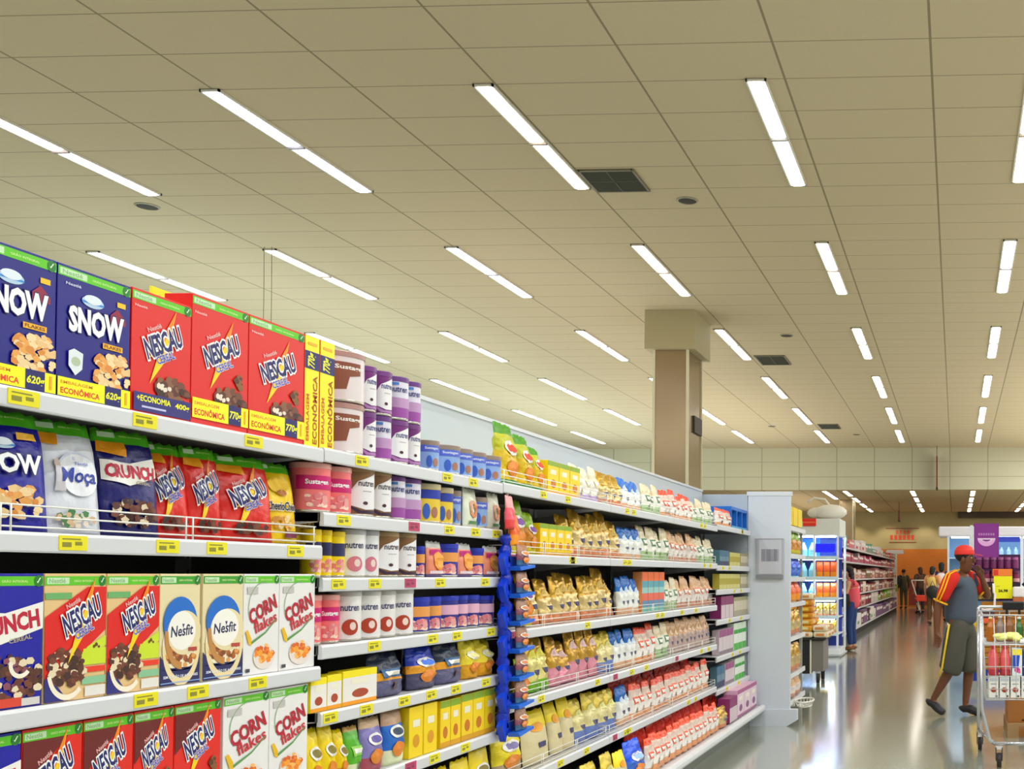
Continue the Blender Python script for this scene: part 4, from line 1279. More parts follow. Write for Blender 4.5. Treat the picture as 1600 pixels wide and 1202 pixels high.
for i, (k, a, b_, h, t) in enumerate([('c_pink', 493, 519, 0.155, 'left pink can'), ('c_pink', 520, 546, 0.155, 'right pink can'), ('c_choc', 546, 575, 0.165, 'first white can with chocolate ball'),
                                      ('c_choc', 575, 604, 0.165, 'second white can with chocolate ball'), ('c_choc', 604, 628, 0.165, 'third white can with chocolate ball'), ('c_choc', 628, 654, 0.168, 'fourth white can with chocolate ball'),
                                      ('c_navy', 654, 678, 0.135, 'first navy tin'), ('c_navy', 678, 697, 0.135, 'second navy tin'), ('c_navyp', 697, 721, 0.135, 'third navy tin, pink base'), ('c_navyp', 721, 738, 0.135, 'fourth navy tin, pink base'),
                                      ('c_navyp', 738, 755, 0.135, 'fifth navy tin, pink base'), ('c_navyp', 756, 776, 0.13, 'last navy tin by clip strip')]):
    put(k, a, b_, z, h, t + ' on the fourth shelf', group='fourth shelf cans')
z = L2[4]
for i, (k, a, b_, h, t) in enumerate([('nbox', 487, 513, 0.105, 'left yellow and white flat box'), ('nbox', 513, 536, 0.108, 'middle yellow and white flat box'), ('nbox', 537, 591, 0.112, 'wide yellow and white flat box'),
                                      ('dk_pouch', 592, 641, 0.15, 'dark pouch with orange stripe'), ('bl_pouch', 652, 692, 0.16, 'bright blue pouch with orange stripe'),
                                      ('dk_pouch', 693, 731, 0.155, 'dark blue pouch with orange stripe'), ('yt_pouch', 733, 756, 0.155, 'left yellow pouch'), ('yt_pouch', 757, 778, 0.15, 'right yellow pouch by clip strip')]):
    put(k, a, b_, z, h, t + ' on the fifth shelf', group='fifth shelf goods', lean=0.05 if 'pouch' in k else 0)
z = L2[5]
for i, (k, a, b_, h, t) in enumerate([('y_pouch', 487, 512, 0.19, 'first slim yellow pouch'), ('y_pouch', 512, 534, 0.19, 'second slim yellow pouch'), ('y_pouch', 535, 550, 0.165, 'third short yellow pouch'),
                                      ('g_pouch', 551, 574, 0.165, 'green and cream pouch'), ('v_pouch', 575, 608, 0.18, 'violet pouch with red base'), ('b_pouch', 609, 641, 0.19, 'blue pouch with cream base'),
                                      ('ybox', 642, 664, 0.185, 'first bright yellow box'), ('ybox', 665, 686, 0.185, 'second bright yellow box'), ('ybox2', 690, 706, 0.18, 'third yellow box, patterned'), ('ybox2', 706, 722, 0.18, 'fourth yellow box, patterned'),
                                      ('ybox2', 723, 741, 0.185, 'fifth yellow box, patterned'), ('ybox2', 741, 759, 0.185, 'sixth yellow box, patterned'), ('ybox2', 759, 776, 0.185, 'last yellow box by clip strip')]):
    put(k, a, b_, z, h, t + ' on the sixth shelf', group='sixth shelf goods')
run('y_pouch', 560, 776, 6, L2[6], 0.19, 'yellow pouch', 'lowest shelf of second bay', jit=0.1)

# --- bays three to five
w = 'top shelf past the cans'
RX = -2.0
z = L3[0]
for i, (a, b_, h) in enumerate([(788, 816, 0.285), (818, 838, 0.255), (839, 853, 0.215)]):
    put('chips', a, b_, z, h, ['tallest green and yellow crisps bag beside the blue tins', 'middle green and yellow crisps bag, top shelf', 'shortest green and yellow crisps bag, top shelf'][i], -2.0, 0.06, group='crisps bags')
run('ybox2', 854, 905, 3, z, 0.165, 'yellow green box', w, RX)
run('white', 906, 940, 3, z, 0.19, 'cream bag with lilac base', w, RX, 0.06, 0.12)
run('gold', 941, 977, 3, z, 0.20, 'golden bag', w, RX, 0.08, 0.15)
run('whiteb', 978, 1008, 3, z, 0.19, 'white bag with blue top', w, RX, 0.05, 0.15)
run('whiteg', 1009, 1036, 3, z, 0.20, 'cream and green bag', w, RX, 0.05, 0.15)
run('whiter', 1037, 1086, 7, z, 0.19, 'white and red bag', w, RX, 0.05, 0.15)
run('whiteg', 1087, 1117, 5, z, 0.185, 'green based cream bag', w, RX, 0.05, 0.15)
w = 'second shelf past the blue strip'
z = L3[1]
put('chips2', 802, 826, z, 0.25, 'green and yellow bag beside the clip strip, second shelf', -2.0, 0.03)
put('chips2', 827, 842, z, 0.2, 'orange and green bag beside small yellow boxes, second shelf', -2.0, 0.03)
run('ybox2', 843, 893, 4, z, 0.155, 'small yellow green box', w, RX)
run('gold', 889, 974, 6, z, 0.245, 'golden bag', w, RX - 0.01, 0.10, 0.18)
run('whiteb', 976, 1007, 3, z, 0.205, 'white bag with blue print', w, RX, 0.05, 0.15)
run('whiteg', 1008, 1048, 4, z, 0.21, 'cream and green bag', w, RX, 0.05, 0.15)
run('peach', 1049, 1092, 6, z, 0.205, 'peach coloured bag', w, RX, 0.05, 0.12)
run('whiteg', 1093, 1119, 4, z, 0.20, 'cream bag with green base', w, RX, 0.05, 0.15)
w = 'third shelf past the blue strip'
z = L3[2]
put('chips2', 822, 838, z, 0.25, 'orange and green bag beside the clip strip, third shelf', -2.0, 0.05)
run('gold', 838, 970, 9, z, 0.25, 'golden bag', w, RX, 0.12, 0.2)
run('whiteb', 972, 1002, 4, z, 0.23, 'white bag with blue top', w, RX, 0.03, 0.1)
run('obox', 1003, 1038, 4, z, 0.265, 'tall orange and teal box', w, RX)
run('whiteg', 1039, 1062, 3, z, 0.22, 'cream and green bag', w, RX, 0.05, 0.1)
run('peach', 1063, 1118, 8, z, 0.225, 'peach and grey bag', w, RX, 0.05, 0.1)
w = 'fourth shelf past the blue strip'
z = L3[3]
put('chips2', 817, 832, z, 0.17, 'short green bag beside the clip strip, fourth shelf', -2.0, 0.03)
run('goldy', 834, 868, 2, z, 0.255, 'gold bag with green base', w, RX, 0.12, 0.1)
run('goldp', 869, 942, 5, z, 0.25, 'gold bag with pink base', w, RX, 0.12, 0.2)
run('goldb', 943, 966, 2, z, 0.23, 'gold bag with blue base', w, RX, 0.1, 0.1)
run('whiteb', 967, 1000, 4, z, 0.23, 'white bag with blue top', w, RX, 0.05, 0.1)
run('whiter', 1001, 1030, 3, z, 0.23, 'white and red bag', w, RX, 0.05, 0.1)
run('whiteg', 1031, 1049, 2, z, 0.23, 'cream and green bag', w, RX, 0.03, 0.1)
run('browny', 1050, 1114, 10, z, 0.235, 'brown and tan bag', w, RX, 0.05, 0.1)
w = 'fifth shelf past the blue strip'
z = L3[4]
put('yellowsnack', 784, 826, z, 0.22, 'yellow snack bag under the blue clip strip, fifth shelf', -2.0, 0.05)
run('ycream', 828, 868, 1, z, 0.25, 'cream bag with bright yellow top', 'next to the yellow snack bag', RX, 0.1)
run('ycream', 871, 908, 2, z, 0.25, 'cream bag with yellow top', w, RX, 0.12, 0.1)
run('goldb', 909, 972, 4, z, 0.245, 'gold and blue bag', w, RX, 0.1, 0.15)
run('whiteb', 973, 992, 2, z, 0.23, 'white bag with blue top', w, RX, 0.05, 0.1)
run('whiter', 993, 1110, 13, z, 0.215, 'white and red bag', w, RX, 0.03, 0.12)
run('redtop', 960, 1105, 10, z, 0.27, 'red bag in the second row', w, RX - 0.16, 0.02, 0.1, kids=False)
w = 'bottom shelf near the floor'
z = 0.207
BXX = -1.86
run('goldb', 890, 972, 4, z, 0.23, 'gold and blue bag', w, BXX, 0.1, 0.15)
put('ycream', 974, 990, z, 0.22, 'cream bag left of the bright blue bag, bottom shelf', BXX, 0.1)
put('bluebag', 992, 1016, z, 0.24, 'bright blue bag on the bottom shelf', BXX, 0.1)
run('whiter', 1018, 1128, 14, z, 0.215, 'white and red bag', w, BXX, 0.03, 0.12)
run('redtop', 985, 1124, 11, z, 0.27, 'red bag in the second row', w, BXX - 0.17, 0.02, 0.1, kids=False)
run('gold', 1129, 1140, 1, z, 0.16, 'small orange bag', 'at the end of the bottom shelf row', BXX, 0.02)
run('magbox', 1141, 1153, 1, z, 0.2, 'magenta topped white box', 'bottom shelf of last bay', BXX)
run('pinkbox', 1153, 1183, 3, z, 0.235, 'large pale pink box', 'bottom shelf of last bay', BXX)

# --- last bay
z = L6[0]
x6 = -1.98
for i, (a, b_) in enumerate([(1121, 1133), (1133, 1145)]):
    put('whiter', a, b_, z, 0.15, ['left', 'right'][i] + ' red and yellow bag beside the blue multipack, top shelf', x6)
mp = MB()
mp.box(-0.12, 0.12, -0.36, 0.36, 0, 0.025, mat('#4fa0cc', 0.4)); mp.box(-0.12, 0.12, -0.36, 0.36, 0.165, 0.195, mat('#1c6cc0', 0.4), 0.004)
for i in range(4):
    y = -0.36 + 0.24 * i
    mp.box(-0.12, 0.12, y - 0.012 if i else y, y + 0.012 if i < 3 else y, 0.02, 0.17, mat('#1c6cc0', 0.4))
bt = MB()
for ix in (-1, 1):
    for i in range(6):
        bt.lathe([(0.025, 0.0), (0.027, 0.08), (0.024, 0.11), (0.012, 0.13), (0.012, 0.138)], mat('#e6eef2', 0.3), 12, c=(ix * 0.05, -0.29 + 0.116 * i + (0.0 if i % 2 else 0.0), 0.026))
y0, y1 = YX(1146), YX(1170)
o = mp.build('bottle_multipack'); o.location = (x6 - 0.13, (y0 + y1) / 2, z + 0.002); o.scale = (1, (y1 - y0) / 0.72, 1)
tag(o, 'blue multipack tray of small white bottles at end of top shelf', 'pack')
bt.build('bottles', o)
w = 'last bay'
z = L6[1]; run('tealbox', 1124, 1139, 3, z, 0.13, 'teal and navy box', w + ', second shelf', x6); run('olivebox', 1140, 1156, 3, z, 0.12, 'olive yellow box', w + ', second shelf', x6); run('greybox', 1157, 1171, 3, z, 0.12, 'grey beige box', w + ', second shelf', x6)
z = L6[2]; run('olivebox', 1124, 1156, 6, z, 0.13, 'olive tin box', w + ', third shelf', x6); run('greybox', 1157, 1171, 3, z, 0.13, 'beige box', w + ', third shelf', x6)
z = L6[3]; run('magbox', 1127, 1146, 3, z, 0.19, 'magenta and white box', w + ', fourth shelf', x6); run('greybox', 1147, 1171, 5, z, 0.17, 'pale box', w + ', fourth shelf', x6)
z = L6[4]; run('mauvebox', 1124, 1146, 4, z, 0.21, 'mauve box', w + ', fifth shelf', x6); run('greenbox', 1147, 1166, 3, z, 0.24, 'green and white box', w + ', fifth shelf', x6)
z = L6[5]; run('tealbox', 1121, 1133, 2, z, 0.18, 'dark blue box', w + ', sixth shelf', x6); run('mauvebox', 1134, 1148, 3, z, 0.18, 'pinkish box', w + ', sixth shelf', x6); run('greenbox', 1149, 1164, 3, z, 0.19, 'green striped box', w + ', sixth shelf', x6)

# --- blue clip strip hanging between bay two and three
t = thing('clip_strip_display', 'blue plastic clip strip with hanging pockets between second and third bay', 'display', (-1.925, 4.52, 0))
b = MB()
zs = [1.60 - 0.02 * k for k in range(43)]
b.tube([(0.004 * math.sin(k * 0.9), -0.065 + 0.009 * math.sin(k * 0.9), zz) for k, zz in enumerate(zs)], [0.024 + 0.007 * math.sin(k * 2.14) for k in range(43)], mat('#1434b0', 0.22), 8)
for k in range(7):
    b.prism([(-0.125, 1.50 - k * 0.118), (-0.085, 1.53 - k * 0.118), (-0.055, 1.49 - k * 0.118), (-0.085, 1.43 - k * 0.118)], -0.006, 0.02, mat('#1c48d0', 0.2), 'x')
b.build('strip', t)
for i in range(7):
    zc = 1.54 - i * 0.118
    b = MB()
    b.prism([(-0.075, zc - 0.075), (-0.062, zc - 0.092), (0.09, zc - 0.078), (0.09, zc - 0.066)], 0.02, 0.07, mat('#2f74dc', 0.25), 'x')
    b.box(0.008, 0.02, -0.075, 0.085, zc - 0.085, zc - 0.03, mat('#2450b8', 0.3))
    b.build('pocket', t)
b = MB(); b.tube([(0.0, -0.05, 1.6), (0, -0.05, 1.78)], 0.006, mat('#5c4a44', 0.4)); b.build('hanger', t)
for i in range(7):
    zc = 1.54 - i * 0.118
    spawn(P['sachet'], (-1.925 + 0.045, 4.53, zc - 0.072), f'small mixed snack packet in blue clip strip, {ORD[i]} from top', (0.115, 0.092, 0.03), 0, 0.02, 'snack packets in the clip strip')
spawn(P['sachetp'], (-1.90, 4.44, 1.625), 'pink packet hanging at the top of the clip strip', (0.075, 0.14, 0.03), group='packets over the strip')
spawn(P['sacheto'], (-1.90, 4.49, 1.555), 'orange packet hanging just above the blue strip', (0.08, 0.13, 0.028), group='packets over the strip')

# ------------------------------------------------------------------ grey end panel and the display shelf behind it
M_PAN = mat('#d6dbe3', 0.4, noise=0.02)
t = thing('partition_panel', 'tall pale grey gondola end panel with flared base', 'panel', (0, 10.04, 0))
b = MB(); b.box(-1.98, -1.57, -0.02, 0.02, 0.15, 2.20, M_PAN, 0.004); b.box(-1.99, -1.56, -0.025, 0.028, 2.185, 2.225, mat('#dfe2e6', 0.35)); b.build('panel_sheet', t)
b = MB(); b.prism([(-2.0, 0.0), (-1.60, 0.0), (-1.50, 0.06), (-1.50, 0.16), (-2.0, 0.16)], -0.04, 0.04, M_PAN, 'y'); b.build('base', t)
b = MB(); b.box(-2.45, -1.985, -0.015, 0.03, 0.3, 2.20, mat('#b9c2cc', 0.4)); b.build('side_panel', t)
t2 = thing('leaflet_holder', 'clear grey leaflet holder with barcode sheet fixed on the end panel', 'holder', (-1.765, 10.012, 1.43))
b = MB(); b.box(-0.125, 0.125, -0.028, -0.008, 0.0, 0.35, mat('#b4b5bd', 0.25), 0.004)
b.box(-0.13, 0.13, -0.034, -0.004, -0.03, 0.0, mat('#8e8f95', 0.3)); b.box(-0.13, 0.13, -0.034, -0.004, 0.345, 0.362, mat('#d9dbe2', 0.3)); b.build('holder', t2)
b = MB(); b.box(-0.10, 0.115, -0.031, -0.0285, 0.01, 0.335, mat('#c9c9d2', 0.5)); b.build('sheet', t2)
b = MB()
rd = random.Random(5)
x = -0.075
while x < 0.085:
    w_ = rd.uniform(0.003, 0.009)
    b.box(x, x + w_, -0.0325, -0.0312, 0.13, 0.245, mat('#6a6a78', 0.6)); x += w_ + rd.uniform(0.003, 0.007)
b.build('barcode', t2)

t = thing('display_shelving', 'narrow side display shelving just behind the grey end panel', 'shelving', (0, 0, 0))
for z in (0.20, 0.46, 0.82, 1.15, 1.40, 1.63, 1.90):
    b = MB(); b.box(-2.3, -1.60, 10.10, 11.2, z - 0.02, z, M_SH); b.box(-1.61, -1.595, 10.10, 11.2, z - 0.035, z + 0.01, mat('#eeeeee', 0.3)); b.build('shelf', t)
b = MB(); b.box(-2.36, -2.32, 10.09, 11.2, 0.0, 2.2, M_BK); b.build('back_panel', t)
b = MB(); b.box(-1.66, -1.63, 10.075, 10.1, 0.0, 2.0, mat('#b9b9ac', 0.4)); b.box(-1.66, -1.63, 11.2, 11.225, 0.0, 2.0, mat('#b9b9ac', 0.4)); b.build('upright', t)
for z, key, h, desc in [(1.92, 'ybox', 0.18, 'yellow box with red top'), (1.64, 'chips2', 0.22, 'yellow bag'), (1.42, 'bluebag', 0.17, 'light blue bag'), (1.17, 'sacheto', 0.19, 'orange packet'), (0.84, 'gold', 0.24, 'tan golden bag'), (0.48, 'gold', 0.26, 'golden bag'), (0.22, 'peach', 0.2, 'tan bag')]:
    p = P[key]
    for i in range(3):
        spawn(p, (-1.64, 10.24 + i * 0.32, z + 0.003), f'{desc} on display shelf behind the end panel, {ORD[i]} of three', (0.26, h, 0.07), 0, 0, f'{desc}s on the side display', kids=False)
t = thing('wire_basket', 'small white oval wire tray at foot of display shelving', 'basket', (-1.5, 10.5, 0.14))
b = MB()
b.tube([(0.09 * math.cos(a * PI / 8) - 0.0, 0.2 * math.sin(a * PI / 8), 0.05) for a in range(16)], 0.009, M_RAIL, 6, True)
b.tube([(0.07 * math.cos(a * PI / 8), 0.16 * math.sin(a * PI / 8), 0.0) for a in range(16)], 0.006, M_RAIL, 6, True)
b.build('rim', t)
b = MB()
for a in range(16):
    b.tube([(0.09 * math.cos(a * PI / 8), 0.2 * math.sin(a * PI / 8), 0.05), (0.07 * math.cos(a * PI / 8), 0.16 * math.sin(a * PI / 8), 0.0), (0, 0, -0.004)], 0.003, M_RAIL, 4)
b.build('wires', t)
b = MB(); b.box(-0.15, -0.1, -0.03, 0.03, -0.01, 0.02, M_RAIL); b.build('bracket', t)

# ------------------------------------------------------------------ dark promotion bin with packs piled on top
t = thing('promotion_bin', 'black promotion bin on casters carrying a pile of golden packs', 'bin', (-2.02, 14.25, 0))
b = MB(); b.box(-0.27, 0.10, -0.3, 0.3, 0.13, 0.58, mat('#141414', 0.5), 0.006); b.build('tub', t)
b = MB(); b.box(0.101, 0.27, -0.28, 0.28, 0.16, 0.57, mat('#7d756e', 0.5), 0.004); b.box(0.095, 0.115, -0.31, -0.28, 0.13, 0.58, mat('#e4e0cc', 0.4)); b.build('side_panel', t)
b = MB(); b.box(-0.31, 0.31, -0.34, 0.34, 0.58, 0.60, mat('#2a2622', 0.5)); b.build('top_board', t)
for x, y in ((-0.22, -0.25), (0.2, -0.25), (-0.22, 0.25), (0.2, 0.25)):
    b = MB(); b.tube([(x - 0.02, y, 0.045), (x + 0.02, y, 0.045)], 0.044, mat('#1c1c1c', 0.6), 12); b.box(x - 0.025, x + 0.025, y - 0.02, y + 0.02, 0.06, 0.131, mat('#3a3a3a', 0.5)); b.build('caster', t)
rd = random.Random(8)
BRK = {}
for key, c1, c2 in (('golden', '#d99c28', '#f0dc9c'), ('pale', '#efe2c0', '#cf8a4c'), ('amber', '#c9821c', '#f2c84c')):
    m_ = MB(); m_.box(-0.11, 0.11, -0.17, 0.17, 0, 0.082, mat(c1, 0.35), 0.028)
    m_.box(-0.07, 0.05, -0.1712, -0.168, 0.025, 0.058, mat(c2, 0.4)); m_.box(-0.08, 0.08, -0.12, 0.12, 0.0815, 0.083, mat(c2, 0.4))
    m_.box(0.108, 0.1112, -0.1, 0.1, 0.025, 0.058, mat(c2, 0.4))
    BRK[key] = m_.mesh('grocery_pack')
for lay in range(7):
    for i in range(3 if lay < 2 else 2):
        for j in range(1 if lay > 3 else 2):
            key = 'pale' if (lay in (0, 6) or rd.random() < 0.25) else rd.choice(['golden', 'amber'])
            o = link('grocery_pack', BRK[key])
            o.location = (-2.20 + i * 0.205 + (0.0 if lay % 2 else 0.01), 14.1 + j * 0.35, 0.602 + lay * 0.084)
            o.scale = (0.91, 1, 1)
            o.rotation_euler = (0, 0, rd.uniform(-0.012, 0.012))
            tag(o, f'{key} pack in the pile on the black bin, {ORD[lay]} layer up, {ORD[i]} across, {"front" if j == 0 else "rear"}', 'pack', 'packs piled on the black bin')

# ------------------------------------------------------------------ white lit display unit beyond the bin
t = thing('lit_display_unit', 'white framed lit display unit with bottles, beyond the black bin', 'display', (0, 0, 0))
Y0 = 18.5
Wm = mat('#eef2f6', 0.35)
for x in (-2.92, -2.50, -2.09):
    b = MB(); b.box(x, x + 0.035, Y0, Y0 + 0.05, 0.12, 2.16, Wm, 0.004); b.build('post', t)
b = MB(); b.box(-2.06, -2.02, Y0 + 0.9, Y0 + 0.95, 0.12, 2.16, Wm); b.build('post', t)
b = MB(); b.box(-2.95, -2.03, Y0 - 0.02, Y0 + 0.95, 0.0, 0.14, Wm, 0.01); b.box(-2.95, -2.0, Y0 - 0.05, Y0 + 0.98, 0.02, 0.05, mat('#c9cdd2', 0.4)); b.build('plinth', t)
b = MB(); b.box(-2.95, -2.03, Y0 - 0.01, Y0 + 0.95, 2.12, 2.42, mat('#e9ebe4', 0.5), 0.01); b.build('canopy', t)
b = MB(); b.box(-2.92, -2.09, Y0 + 0.93, Y0 + 0.945, 0.14, 2.12, mat('#27409c', 0.4)); b.box(-2.92, -2.50, Y0 + 0.925, Y0 + 0.93, 1.76, 2.1, mat('#2f8cf8', 0.4)); b.build('back_panel', t)
for z in (0.40, 0.70, 1.02, 1.38, 1.74):
    b = MB(); b.box(-2.92, -2.07, Y0 + 0.01, Y0 + 0.92, z - 0.02, z, Wm); b.box(-2.92, -2.06, Y0 - 0.005, Y0 + 0.01, z - 0.03, z + 0.025, mat('#d9f2fb', 0.3)); b.build('shelf', t)
b = MB(); b.box(-2.88, -2.12, Y0 + 0.03, Y0 + 0.09, 2.095, 2.115, mat('#dff0ff', 0.4, emit=14))
for z in (0.68, 1.0, 1.36, 1.72):
    b.box(-2.88, -2.12, Y0 + 0.03, Y0 + 0.05, z - 0.028, z - 0.021, mat('#dff0ff', 0.4, emit=14)); b.build('lamp_tube', t, 'glowing tube')
b = MB(); b.box(-2.47, -2.12, Y0 + 0.02, Y0 + 0.03, 1.83, 1.98, mat('#1418f0', 0.4, emit=1.2)); b.build('blue_panel', t, 'glowing blue panel')
bm_ = MB(); bm_.lathe([(0.065, 0), (0.072, 0.02), (0.068, 0.13), (0.04, 0.2), (0.022, 0.235), (0.022, 0.262)], mat('#9fe4f8', 0.2), 14)
BOT = Proto('detergent_bottle', 'bottle', (0.144, 0.262, 0.144), bm_.mesh('detergent_bottle'))
for j, z in enumerate((1.74, 1.38, 1.02)):
    for i in range(3):
        spawn(BOT, (-2.84 + i * 0.155, Y0 + 0.12, z + 0.003), f'light blue bottle in the lit unit, {ORD[j]} shelf down, {ORD[i]} from left', group='bottles in lit display unit')
for j, (z, h) in enumerate(((1.38, 0.28), (1.02, 0.27), (0.70, 0.24), (0.40, 0.24))):
    for i in range(3):
        o = spawn(P['sacheto' if j < 2 else 'gold'], (-2.40 + i * 0.125, Y0 + 0.1, z + 0.003), f'orange pack in the lit unit, {ORD[j + 1]} shelf down, {ORD[i]} from left', (0.115, h, 0.06), -PI / 2, 0, 'orange packs in lit display unit', kids=False)
b = MB(); b.box(-0.12, 0.12, -0.01, 0.01, 0, 0.13, mat('#e02a14', 0.5), 0.003); b.box(-0.11, 0.11, -0.012, -0.0102, 0.05, 0.075, mat('#f07a4a', 0.5))
o = b.build('header_sign'); o.location = (-2.57, Y0 - 0.03, 2.29); tag(o, 'small red sign on the canopy of lit display unit', 'sign')
b = MB(); b.ball((0, 0, 0.1), (0.30, 0.25, 0.14), mat('#f2eee4', 0.6)); b.ball((-0.25, 0.05, 0.09), (0.18, 0.2, 0.1), mat('#e8e2d2', 0.6)); b.tube([(0, 0, 0.2), (-0.1, 0, 0.33), (-0.3, 0, 0.36), (-0.42, 0, 0.28)], 0.02, mat('#f2eee4', 0.6))
o = b.build('white_bundle'); o.location = (-2.25, Y0 + 0.45, 2.46); tag(o, 'white wrapped bundle lying on top of the lit display unit', 'bundle')
t = thing('shelf_talker', 'white card with a red disc on the far gondola, above woman', 'sign', (-2.30, 20.1, 1.12))
b = MB(); b.box(-0.13, 0.13, -0.006, 0.006, 0, 0.42, mat('#f1ece8', 0.5), 0.002); b.build('card', t)
b = MB(); b.tube([(-0.01, -0.0065, 0.22), (-0.01, -0.009, 0.22)], 0.10, mat('#dc4c40', 0.5), 24); b.build('disc', t, 'red disc')
b = MB(); b.tube([(-0.14, 0.0, 0.38), (-0.2, 0.02, 0.38)], 0.006, M_RAIL); b.build('clip', t)

# ------------------------------------------------------------------ far gondola on the left of the aisle
GX = -2.45
t = thing('shelving_gondola', 'long far gondola of coloured goods along the left of the aisle', 'shelving', (0, 0, 0))
GZ = [0.20, 0.62, 0.98, 1.34, 1.74, 2.06]
for i, z in enumerate(GZ):
    fr = GX + (0.12 if i == 0 else 0)
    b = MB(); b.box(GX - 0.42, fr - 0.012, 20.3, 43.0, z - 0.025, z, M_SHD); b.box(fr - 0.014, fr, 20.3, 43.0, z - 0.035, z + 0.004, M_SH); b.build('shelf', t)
b = MB(); b.box(GX - 0.46, GX - 0.43, 20.3, 43.0, 0.02, 2.35, mat('#6a4046', 0.7)); b.build('back_panel', t)
b = MB(); b.box(GX - 0.42, GX + 0.04, 20.3, 43.0, 0.0, 0.17, mat('#2e2c2c', 0.7)); b.build('kick_plate', t)
b = MB(); b.box(GX - 0.45, GX - 0.02, 20.27, 20.298, 0.0, 2.3, mat('#e6e8ec', 0.4)); b.build('end_panel', t)
rd = random.Random(77)
gm = {}
PAL = [[('#7a5a86', 'purple box'), ('#c9c4cc', 'pale grey box'), ('#58403c', 'brown box'), ('#7aa06a', 'green box'), ('#e6e2e0', 'white box')],
       [('#6fae2c', 'bright green box'), ('#c98a7c', 'salmon box'), ('#7c2c44', 'wine red box'), ('#d6cfc6', 'cream box')],
       [('#b87a62', 'terracotta box'), ('#e0d2b4', 'beige box'), ('#8c3048', 'dark pink box'), ('#c6b8b0', 'dusty box')],
       [('#8c3a48', 'red box'), ('#b06a70', 'rose box'), ('#e6c0a8', 'peach box'), ('#7a6a4c', 'olive box')],
       [('#7c2c48', 'dark pink box'), ('#b85a74', 'pink box'), ('#9c8c8c', 'grey box'), ('#a83c5c', 'raspberry box')],
       [('#dc7c84', 'light pink packet'), ('#c83c54', 'crimson packet'), ('#d8d4d4', 'white packet'), ('#4f9c8a', 'teal packet')]]
for i, z in enumerate(GZ):
    y = 20.45
    q = 0
    top = (GZ + [2.06 + 0.3])[i + 1] - z - 0.06
    while y < 42.6:
        wd = rd.choice([0.35, 0.55, 0.8, 1.1]) * (1 + (y - 20) * 0.03)
        col, nm = rd.choice(PAL[i])
        if i == 1 and q == 0:
            col, nm = PAL[1][0]
        hh = top * rd.uniform(0.5, 0.98) if i < 5 else rd.uniform(0.12, 0.30)
        key = (col, i)
        if key not in gm:
            m_ = MB()
            m_.box(-0.12, 0.12, -0.5, 0.5, 0, 1, mat(col, 0.45), 0.004)
            m_.box(0.1195, 0.1215, -0.42, 0.42, 0.55, 0.8, mat('#efe6e0', 0.45))
            m_.box(0.1195, 0.1215, -0.3, 0.1, 0.15, 0.4, mat(PAL[i][(q + 1) % 4][0], 0.45))
            gm[key] = m_.mesh('packaged_goods')
        o = bpy.data.objects.new('packaged_goods', gm[key]); COL.objects.link(o)
        fr = GX + (0.1 if i == 0 else -0.02)
        o.location = (fr - 0.12 - rd.random() * 0.03, y + wd / 2, z + 0.001); o.scale = (1, wd - 0.02, hh)
        tag(o, f'{nm}, {ORD[q]} along the {["bottom", "second", "third", "fourth", "fifth", "top"][i]} level of the far gondola', 'box', f'goods on far gondola level {i + 1}')
        y += wd; q += 1
        if q >= 30:
            break
t = thing('end_post', 'white T-shaped gondola end post in front of the brown far wall', 'post', (-2.55, 44, 0))
b = MB(); b.box(-0.14, 0.1, -0.15, 0.15, 0, 2.3, mat('#f1ece4', 0.4), 0.01); b.build('post', t)
b = MB(); b.box(-0.35, 0.38, -0.16, 0.16, 2.3, 2.48, mat('#fbf4f0', 0.4), 0.03); b.build('crosspiece', t)
for i, (x, z, s_, c_) in enumerate([(-2.72, 1.7, 0.35, '#7a5c8c'), (-2.75, 1.2, 0.33, '#8c3038'), (-2.55, 0.75, 0.3, '#9aa03c'), (-2.62, 0.25, 0.4, '#ece8e2')]):
    b = MB(); b.box(-s_ / 2, s_ / 2, -0.1, 0.1, 0, s_, mat(c_, 0.5), 0.01); b.box(-s_ / 3, s_ / 3, -0.103, -0.1, s_ * 0.5, s_ * 0.75, mat('#e9dcc0', 0.5))
    b.box(-s_ / 2, s_ / 2, -0.102, 0.11, -0.03, 0, M_SH)
    o = b.build('hanging_pack'); o.location = (x, 43.745, z); tag(o, ['purple pack hung beside the white end post', 'red pack hung beside the white end post', 'olive pack at waist height by the end post', 'white pack low by the end post'][i], 'pack')

# ------------------------------------------------------------------ the right side: lit cooler and promotion island
t = thing('lit_cooler', 'wide white cooler with light blue lit interior behind the man', 'cooler', (0, 22, 0))
b = MB(); b.box(-0.36, 3.2, -0.03, 0.9, 2.235, 2.44, mat('#f3eef6', 0.4), 0.03); b.build('canopy', t)
b = MB(); b.box(-0.18, 3.2, 0.82, 0.9, 0, 2.235, mat('#9fc8ee', 0.4)); b.box(-0.18, -0.14, 0, 0.82, 0, 2.235, mat('#e4f0fa', 0.4)); b.box(-0.18, 3.2, 0, 0.82, 0, 0.2, Wm); b.build('cabinet', t)
for x in (0.30, 0.36, 1.36, 2.4):
    b = MB(); b.box(x - 0.03, x + 0.03, 0.0, 0.04, 0.2, 2.235, mat('#f6f8ff', 0.3)); b.build('post', t)
for z in (0.6, 1.0, 1.4, 1.8):
    b = MB(); b.box(-0.14, 3.2, 0.2, 0.82, z - 0.02, z, mat('#dcecf8', 0.3)); b.build('shelf', t)
b = MB(); b.box(-0.1, 3.1, 0.06, 0.12, 2.20, 2.23, mat('#dff2ff', 0.4, emit=6)); b.build('lamp_tube', t, 'glowing cool white tube')
b = MB(); b.box(0.85, 1.32, 0.02, 0.03, 2.12, 2.23, mat('#3c50cc', 0.4)); b.build('blue_strip', t)
